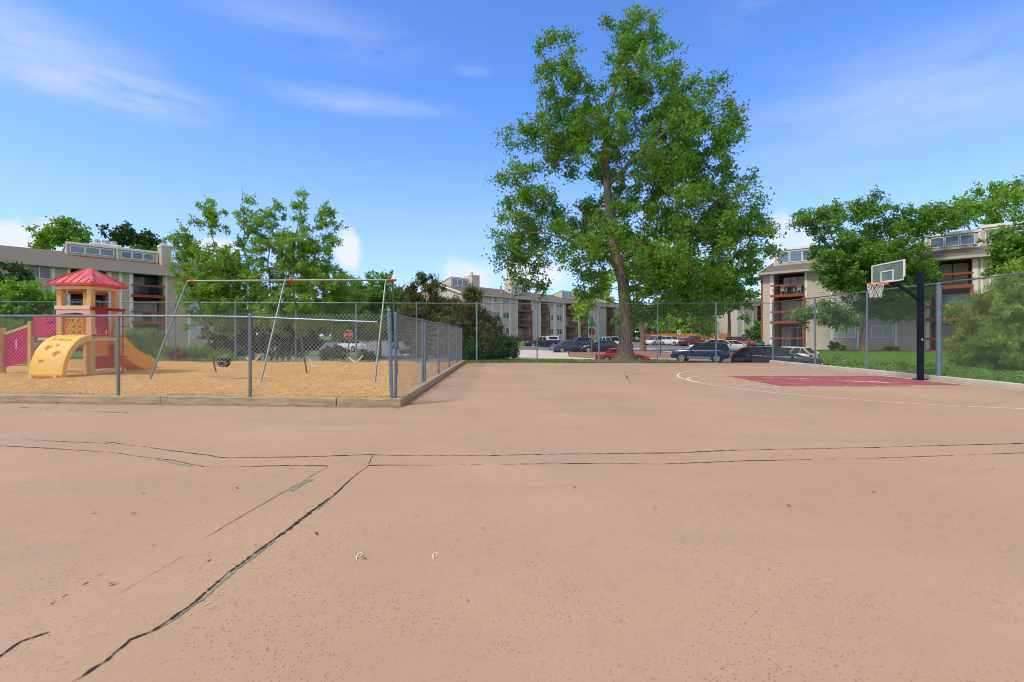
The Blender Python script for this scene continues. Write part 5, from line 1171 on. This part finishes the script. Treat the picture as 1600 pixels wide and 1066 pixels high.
# ------------------------------------------------------------------ vehicles
def car(name, label, cat, loc, heading, L_, W, H_, paint, style='sedan', group='parked cars', clad=None, topm=None, wheel=.33, gc=.2, rack=False):
    t = thing(name, label, cat, (loc[0], loc[1], hgt(loc[0], loc[1])+.035 if len(loc) < 3 else loc[2]), heading, group)
    hl = L_/2; w = W/2
    prof = dict(
     sedan=dict(top=[(-1, .60), (-.97, .66), (-.62, .70), (-.55, .70), (.40, .66), (.55, .66), (.93, .50), (1, .38)], cab=[(-.66, .69), (-.40, .985), (.02, 1.0), (.46, .67)], roof=(-.36, .04)),
     suv=dict(top=[(-1, .60), (-.98, .64), (-.60, .64), (.30, .635), (.42, .63), (.92, .575), (1, .44)], cab=[(-.96, .64), (-.86, .97), (.12, 1.0), (.38, .64)], roof=(-.83, .09)),
     wagon=dict(top=[(-1, .58), (-.98, .66), (-.60, .68), (.34, .66), (.46, .66), (.93, .53), (1, .38)], cab=[(-.97, .66), (-.74, .96), (.0, 1.0), (.48, .66)], roof=(-.74, .03)),
     van=dict(top=[(-1, .5), (-.99, .56), (-.60, .56), (.48, .55), (.60, .53), (.95, .42), (1, .34)], cab=[(-.985, .56), (-.90, .97), (.20, 1.0), (.66, .53)], roof=(-.89, .22)),
     pickup=dict(top=[(-1, .58), (-.99, .62), (-.25, .62), (.30, .60), (.42, .60), (.94, .54), (1, .42)], cab=[(-.24, .61), (-.17, .98), (.14, 1.0), (.40, .60)], roof=(-.16, .15)),
    )[style]
    topf = [(x*hl, z*H_) for x, z in prof['top']]
    # body loft
    xs = sorted(set([x for x, _ in topf]+list(np.linspace(-hl, hl, 15))))
    rings = []
    for x in xs:
        zt = interp(x, topf); u = abs(x)/hl; ws = w*(1-.13*max(0, (u-.62)/.38)**2); zb = gc+.10*max(0, (u-.82)/.18)
        rings.append([(x, -ws*.90, zb), (x, -ws*.985, zb+.10), (x, -ws, zb+.32*(zt-zb)+.08), (x, -ws*.975, zt-.10), (x, -ws*.90, zt-.012), (x, -ws*.45, zt+.015), (x, ws*.45, zt+.015), (x, ws*.90, zt-.012), (x, ws*.975, zt-.10), (x, ws, zb+.32*(zt-zb)+.08), (x, ws*.985, zb+.10), (x, ws*.90, zb)])
    mb = MB(); mb.loft(rings); body = mb.build('body', paint, t, smooth=True)
    # cabin glass
    cp = [(x*hl, z*H_) for x, z in prof['cab']]; (x0, z0), (x1, z1), (x2, z2), (x3, z3) = cp
    wb, wt = w*.90, w*.72; zr = H_-.03; zbl = min(z0, z3)-.04
    low = [(x0, -wb, zbl), (x3, -wb*.95, zbl), (x3, wb*.95, zbl), (x0, wb, zbl)]
    hi = [(x1, -wt, z1-.04), (x2, -wt, z2-.04), (x2, wt, z2-.04), (x1, wt, z1-.04)]
    mb = MB(); mb.loft([low, hi]); gl = mb.build('glass', M['carglass'], t)
    tm_ = topm or paint
    mb = MB(); e_ = .03
    mb.loft([[(x1-e_, -wt-e_, z1-.05), (x2+e_, -wt-e_, z2-.05), (x2+e_, wt+e_, z2-.05), (x1-e_, wt+e_, z1-.05)], [(x1, -wt, z1-.012), (x2-.02, -wt, z2-.012), (x2-.02, wt, z2-.012), (x1, wt, z1-.012)], [(x1+.12, -wt*.8, z1+.012), (x2-.16, -wt*.8, z2+.0), (x2-.16, wt*.8, z2+.0), (x1+.12, wt*.8, z1+.012)]])
    mb.build('roof', tm_, t, smooth=True)
    for sg in (-1, 1):
        mb = MB()
        lo = lambda f: Vector((x0+(x3-x0)*f, sg*(wb+.004-(.05*wb*f)), zbl+.02)); hi_ = lambda f: Vector((x1+(x2-x1)*f, sg*(wt+.012), z1-.05))
        mb.bar(lo(0), hi_(0), .035, .11 if style != 'pickup' else .08); mb.bar(lo(1), hi_(1), .03, .05)
        mb.bar(lo(.50), hi_(.42), .02, .06)
        if style in ('suv', 'van', 'wagon'): mb.bar(lo(.22), hi_(.12), .02, .13)
        mb.build('pillar', tm_, t)
    wbx = hl*.60
    for sx2 in (-1, 1):
        for sy2 in (-1, 1):
            x, y = sx2*wbx, sy2*(w-.10)
            mb = MB(); mb.tube([(x, sy2*(w-.30), wheel+.02), (x, sy2*(w+.004), wheel+.02)], wheel*1.16, 20); mb.build('wheel_arch', M['tyre'], t)
            mb = MB(); mb.tube([(x, y-.11*1, wheel), (x, y-.09, wheel), (x, y+.10, wheel), (x, y+.12, wheel)], [wheel*.9, wheel, wheel, wheel*.9], 20); wh = mb.build('wheel', M['tyre'], t, smooth=True)
            yo = y+sy2*.122; mb = MB(); mb.tube([(x, yo-.005, wheel), (x, yo+.006*sy2, wheel)], wheel*.30, 12)
            for q in range(5):
                a = 2*math.pi*q/5+.3; mb.bar((x, yo, wheel), (x+wheel*.6*math.cos(a), yo, wheel+wheel*.6*math.sin(a)), .02, .085)
            mb.tube([(x+wheel*.63*math.cos(a), yo, wheel+wheel*.63*math.sin(a)) for a in np.linspace(0, 2*math.pi, 21)], .025, 5, False); mb.build('rim', M['rim'], wh)
    zh = interp(hl*.97, topf)
    for sy2 in (-1, 1):
        mb = MB(); mb.box(hl*.93, hl*.992, sy2*w*.52, sy2*w*.86, zh-.20, zh-.05); mb.build('headlight', M['headlamp'], t, bevel=.03)
        mb = MB(); zl = interp(-hl*.98, topf); hh_ = .28 if style in ('suv', 'van', 'wagon') else .13
        mb.box(-hl*1.004, -hl*.95, sy2*w*.60, sy2*w*.94, zl-.04-hh_, zl-.04); mb.build('tail_light', M['taillamp'], t, bevel=.02)
        mb = MB(); mb.bar((x3-.25, sy2*(w*.95), z3*.99), (x3-.25, sy2*(w+.16), z3*1.02), .12, .11); mb.build('mirror', paint, t, bevel=.02)
    mb = MB()
    mb.box(hl*.955, hl*1.0, -w*.45, w*.45, zh-.24, zh-.10); mb.build('grille', M['tyre'], t)
    mb = MB(); cm_ = clad or paint
    mb.box(hl*.90, hl*1.02, -w*.84, w*.84, gc+.10, gc+.28); mb.build('bumper', cm_, t, bevel=.04); mb = MB(); mb.box(-hl*1.02, -hl*.90, -w*.84, w*.84, gc+.12, gc+.30); mb.build('bumper', cm_, t, bevel=.04)
    if clad:
        mb = MB()
        for sy2 in (-1, 1): mb.box(-wbx+wheel*1.2, wbx-wheel*1.2, sy2*w-.02, sy2*w+.012, gc+.02, gc+.22)
        mb.build('side_cladding', clad, t)
    mb = MB(); mb.box(-hl*1.022, -hl*1.012, -.15, .15, gc+.33, gc+.46) if style != 'x' else None; mb.build('number_plate', M['white'], t)
    mb = MB()
    for sy2 in (-1, 1):
        for q in (-.02, ): mb.box(q*hl-.09, q*hl+.09, sy2*(w*.985)-.012, sy2*(w*.985)+.02, z0*.86, z0*.86+.03)
    mb.build('door_handle', M['rim'] if style == 'pickup' else paint, t)
    if rack:
        mb = MB()
        for sy2 in (-1, 1): mb.bar((x1+.2, sy2*wt*.9, H_+.05), (x2-.2, sy2*wt*.9, H_+.05), .035, .03)
        for f in (.3, .75): mb.bar((x1+(x2-x1)*f, -wt*.95, H_+.08), (x1+(x2-x1)*f, wt*.95, H_+.08), .05, .03)
        mb.build('roof_rack', M['tyre'], t)
    return t
cg = 'cars in the complex parking lot'
car('parked_car', 'dark blue sport utility with grey sill trim parked broadside', 'car', (16.55, 42.6, -.92), R(152), 4.75, 1.80, 1.72, M['car_navyblue'], 'suv', cg, M['cladding'], wheel=.37, gc=.30, rack=True)
car('parked_car', 'black wagon with roof rack nosed up to the court corner', 'car', (15.15, 27.7, -.70), R(-36), 4.55, 1.80, 1.47, M['car_blackblue'], 'wagon', cg, rack=True)
car('parked_car', 'red sedan half hidden behind the cottonwood trunk', 'car', (9.45, 41.6, -1.02), R(-6), 4.5, 1.75, 1.34, M['car_redcar'], 'sedan', cg)
car('parked_truck', 'blue and white pickup with white topper by the pale block', 'truck', (4.9, 79.5), R(190), 5.6, 1.95, 1.75, M['car_navyblue'], 'pickup', cg, topm=M['car_whitecar'])
tpk = thing('truck_topper', 'white camper shell on the bed of the blue pickup', 'topper', (4.9, 79.5, hgt(4.9, 79.5)+.035), R(190), None)
mb = MB(); mb.loft([[(-2.7, -.9, 1.1), (-.72, -.9, 1.1), (-.72, .9, 1.1), (-2.7, .9, 1.1)], [(-2.6, -.78, 1.8), (-.75, -.78, 1.8), (-.75, .78, 1.8), (-2.6, .78, 1.8)]]); mb.build('shell', M['car_whitecar'], tpk, bevel=.05)
for sg in (-1, 1): mb = MB(); mb.bar((-2.4, sg*.865, 1.45), (-1.0, sg*.865, 1.45), .04, .36); mb.build('side_window', M['carglass'], tpk)
car('parked_car', 'slate blue sedan parked left of the green sign post', 'car', (7.0, 59.5), R(20), 4.5, 1.75, 1.42, M['car_midblue'], 'sedan', cg)
car('parked_car', 'blue sport utility parked behind the slate blue sedan', 'car', (9.8, 72), R(200), 4.5, 1.8, 1.65, M['car_midblue'], 'suv', cg)
car('parked_car', 'black hatchback behind the green sign post', 'car', (10.6, 58.5), R(168), 4.3, 1.78, 1.5, M['car_blackblue'], 'wagon', cg)
car('parked_car', 'white sport utility peeking out left of the cottonwood trunk', 'car', (15.2, 72), R(10), 4.6, 1.85, 1.75, M['car_whitecar'], 'suv', cg)
car('parked_car', 'white minivan furthest along the lot beside the shade tree trunk', 'car', (25.8, 87), R(215), 4.8, 1.9, 1.75, M['car_whitecar'], 'van', cg)
car('parked_car', 'white small sport utility between minivan and silver sedan', 'car', (28.4, 86), R(-60), 4.4, 1.8, 1.65, M['car_whitecar'], 'suv', cg)
car('parked_car', 'silver grey sedan next to the dark red pickup', 'car', (30.3, 85), R(-70), 4.5, 1.75, 1.4, M['car_silver'], 'sedan', cg)
car('parked_truck', 'dark red pickup in front of the wood fence', 'truck', (31.2, 83), R(192), 5.3, 1.9, 1.70, M['car_maroon'], 'pickup', cg)
car('parked_car', 'white crossover behind the dark blue sport utility', 'car', (24.2, 59.5), R(172), 4.7, 1.88, 1.62, M['car_whitecar'], 'wagon', cg)
car('parked_car', 'white sedan between crossover and red sport utility', 'car', (28.3, 61.5), R(-15), 4.6, 1.8, 1.45, M['car_whitecar'], 'sedan', cg)
car('parked_car', 'bright red sport utility sloping toward the beige block', 'car', (32.5, 68), R(-28), 4.9, 1.9, 1.85, M['car_redcar'], 'suv', cg)
car('parked_car', 'grey blue hatchback beside the round bush', 'car', (37.0, 73), R(-35), 4.5, 1.8, 1.65, M['car_greyblue'], 'suv', cg)
car('parked_car', 'white hatchback with red tail lights behind the black wagon', 'car', (20.4, 36.2, -.86), R(128), 4.1, 1.75, 1.45, M['car_whitecar'], 'wagon', cg)
car('parked_car', 'white sport utility below the red stop sign', 'car', (-20.6, 62.5), R(-32), 3.9, 1.75, 1.65, M['car_whitecar'], 'suv', cg)
car('parked_car', 'dark car with pale windscreen seen through the swing set', 'car', (-28.5, 66), R(-20), 4.5, 1.8, 1.45, M['car_blackblue'], 'sedan', cg)

# ------------------------------------------------------------------ signs and posts
def octagon(r_): return [(r_*math.cos(R(22.5+45*i)), r_*math.sin(R(22.5+45*i))) for i in range(8)]
def text_part(body, size, loc, rot, m, parent, ext=.004):
    cu = bpy.data.curves.new('lettering', 'FONT'); cu.body = body; cu.size = size; cu.align_x = 'CENTER'; cu.align_y = 'CENTER'; cu.extrude = ext
    tmp = bpy.data.objects.new('tmp', cu); col.objects.link(tmp); bpy.context.view_layer.update()
    me = bpy.data.meshes.new_from_object(tmp); bpy.data.objects.remove(tmp); me.materials.clear(); me.materials.append(m)
    o = bpy.data.objects.new('lettering', me); col.objects.link(o); o.parent = parent; o.location = loc; o.rotation_euler = rot
    return o
st = thing('stop_sign', 'red stop sign above the white sport utility beyond the swings', 'sign', (-13.5, 40, -1.32))
mb = MB(); mb.tube([(0, 0, -.2), (0, 0, 3.0)], .04, 8); mb.build('post', M['galv'], st)
mb = MB(); mb.prism(octagon(.37), 'y', -.06, -.045); mb.v = [(x, y, z+2.78) for x, y, z in mb.v]; f_ = mb.build('sign_face', M['signred'], st)
mb = MB(); mb.prism(octagon(.40), 'y', -.044, -.036); mb.v = [(x, y, z+2.78) for x, y, z in mb.v]; mb.build('sign_border', M['white'], f_)
text_part('STOP', .27, (0, -.064, 2.78), (R(90), 0, 0), M['white'], f_)
gs = thing('street_sign', 'sign post with green street blades above a stop sign seen from behind', 'sign', (8.65, 52.5, -.7))
mb = MB(); mb.tube([(0, 0, -.2), (0, 0, 4.0)], .05, 8); mb.build('post', M['boxgreen'], gs)
mb = MB(); mb.prism(octagon(.42), 'y', -.02, 0); mb.v = [(x*.9, y+.08, z+2.55) for x, y, z in mb.v]; o = mb.build('sign_back', M['signback'], gs)
mb = MB(); mb.prism(octagon(.30), 'y', -.03, -.021); mb.v = [(x*.6+.12, y+.08, z+2.62) for x, y, z in mb.v]; mb.build('sign_face', M['signred'], o)
mb = MB(); mb.prism([(-.55, 3.1), (.55, 3.1), (.30, 3.40), (.22, 3.75), (-.22, 3.75), (-.30, 3.40)], 'y', -.14, -.06); mb.build('street_blade', M['signgreen'], gs)
mb = MB(); mb.prism([(-.5, 3.12), (.5, 3.12), (.5, 3.4), (-.5, 3.4)], 'x', -.02, .02); mb.build('street_blade', M['signgreen'], gs)
ps = thing('parking_sign', 'small white sign on a post in the middle of the lot', 'sign', (26.5, 77, -.5))
mb = MB(); mb.tube([(0, 0, -.2), (0, 0, 2.8)], .035, 6); mb.build('post', M['galv'], ps)
mb = MB(); mb.box(-.25, .25, -.07, -.045, 2.1, 2.8); f_ = mb.build('sign_face', M['white'], ps)
mb = MB(); mb.box(-.12, -.05, -.085, -.071, 2.25, 2.65); mb.box(.03, .10, -.085, -.071, 2.35, 2.6); mb.build('sign_mark', M['marking'], f_)
wp = thing('lot_bollard', 'white post rising behind the dark blue sport utility', 'post', (25.5, 60, -.7))
mb = MB(); mb.tube([(0, 0, -.2), (0, 0, 3.6)], .06, 8); mb.build('post', M['white'], wp); mb = MB(); mb.tube([(0, 0, 3.6), (0, 0, 3.7)], .09, 8); mb.build('cap', M['galv'], wp)
bp = thing('slim_post', 'slim dark post on the mulch bed beside the dark blue sport utility', 'post', (15.2, 49.6, -.85))
mb = MB(); mb.tube([(0, 0, 0), (0, 0, 2.3)], .035, 6); mb.build('post', M['black'], bp); mb = MB(); mb.tube([(0, 0, 2.3), (0, 0, 2.36)], .05, 6); mb.build('cap', M['galv'], bp)
ub = thing('utility_box', 'green utility box at the corner of the beige block', 'utility box', (25.6, 50, -.1), R(-44))
mb = MB(); mb.box(-.35, .35, -.3, .3, -.2, .8); o = mb.build('cabinet', M['boxgreen'], ub, bevel=.04); mb = MB(); mb.box(-.38, .38, -.33, .33, .801, .85); mb.build('lid', M['boxgreen'], ub, bevel=.02)
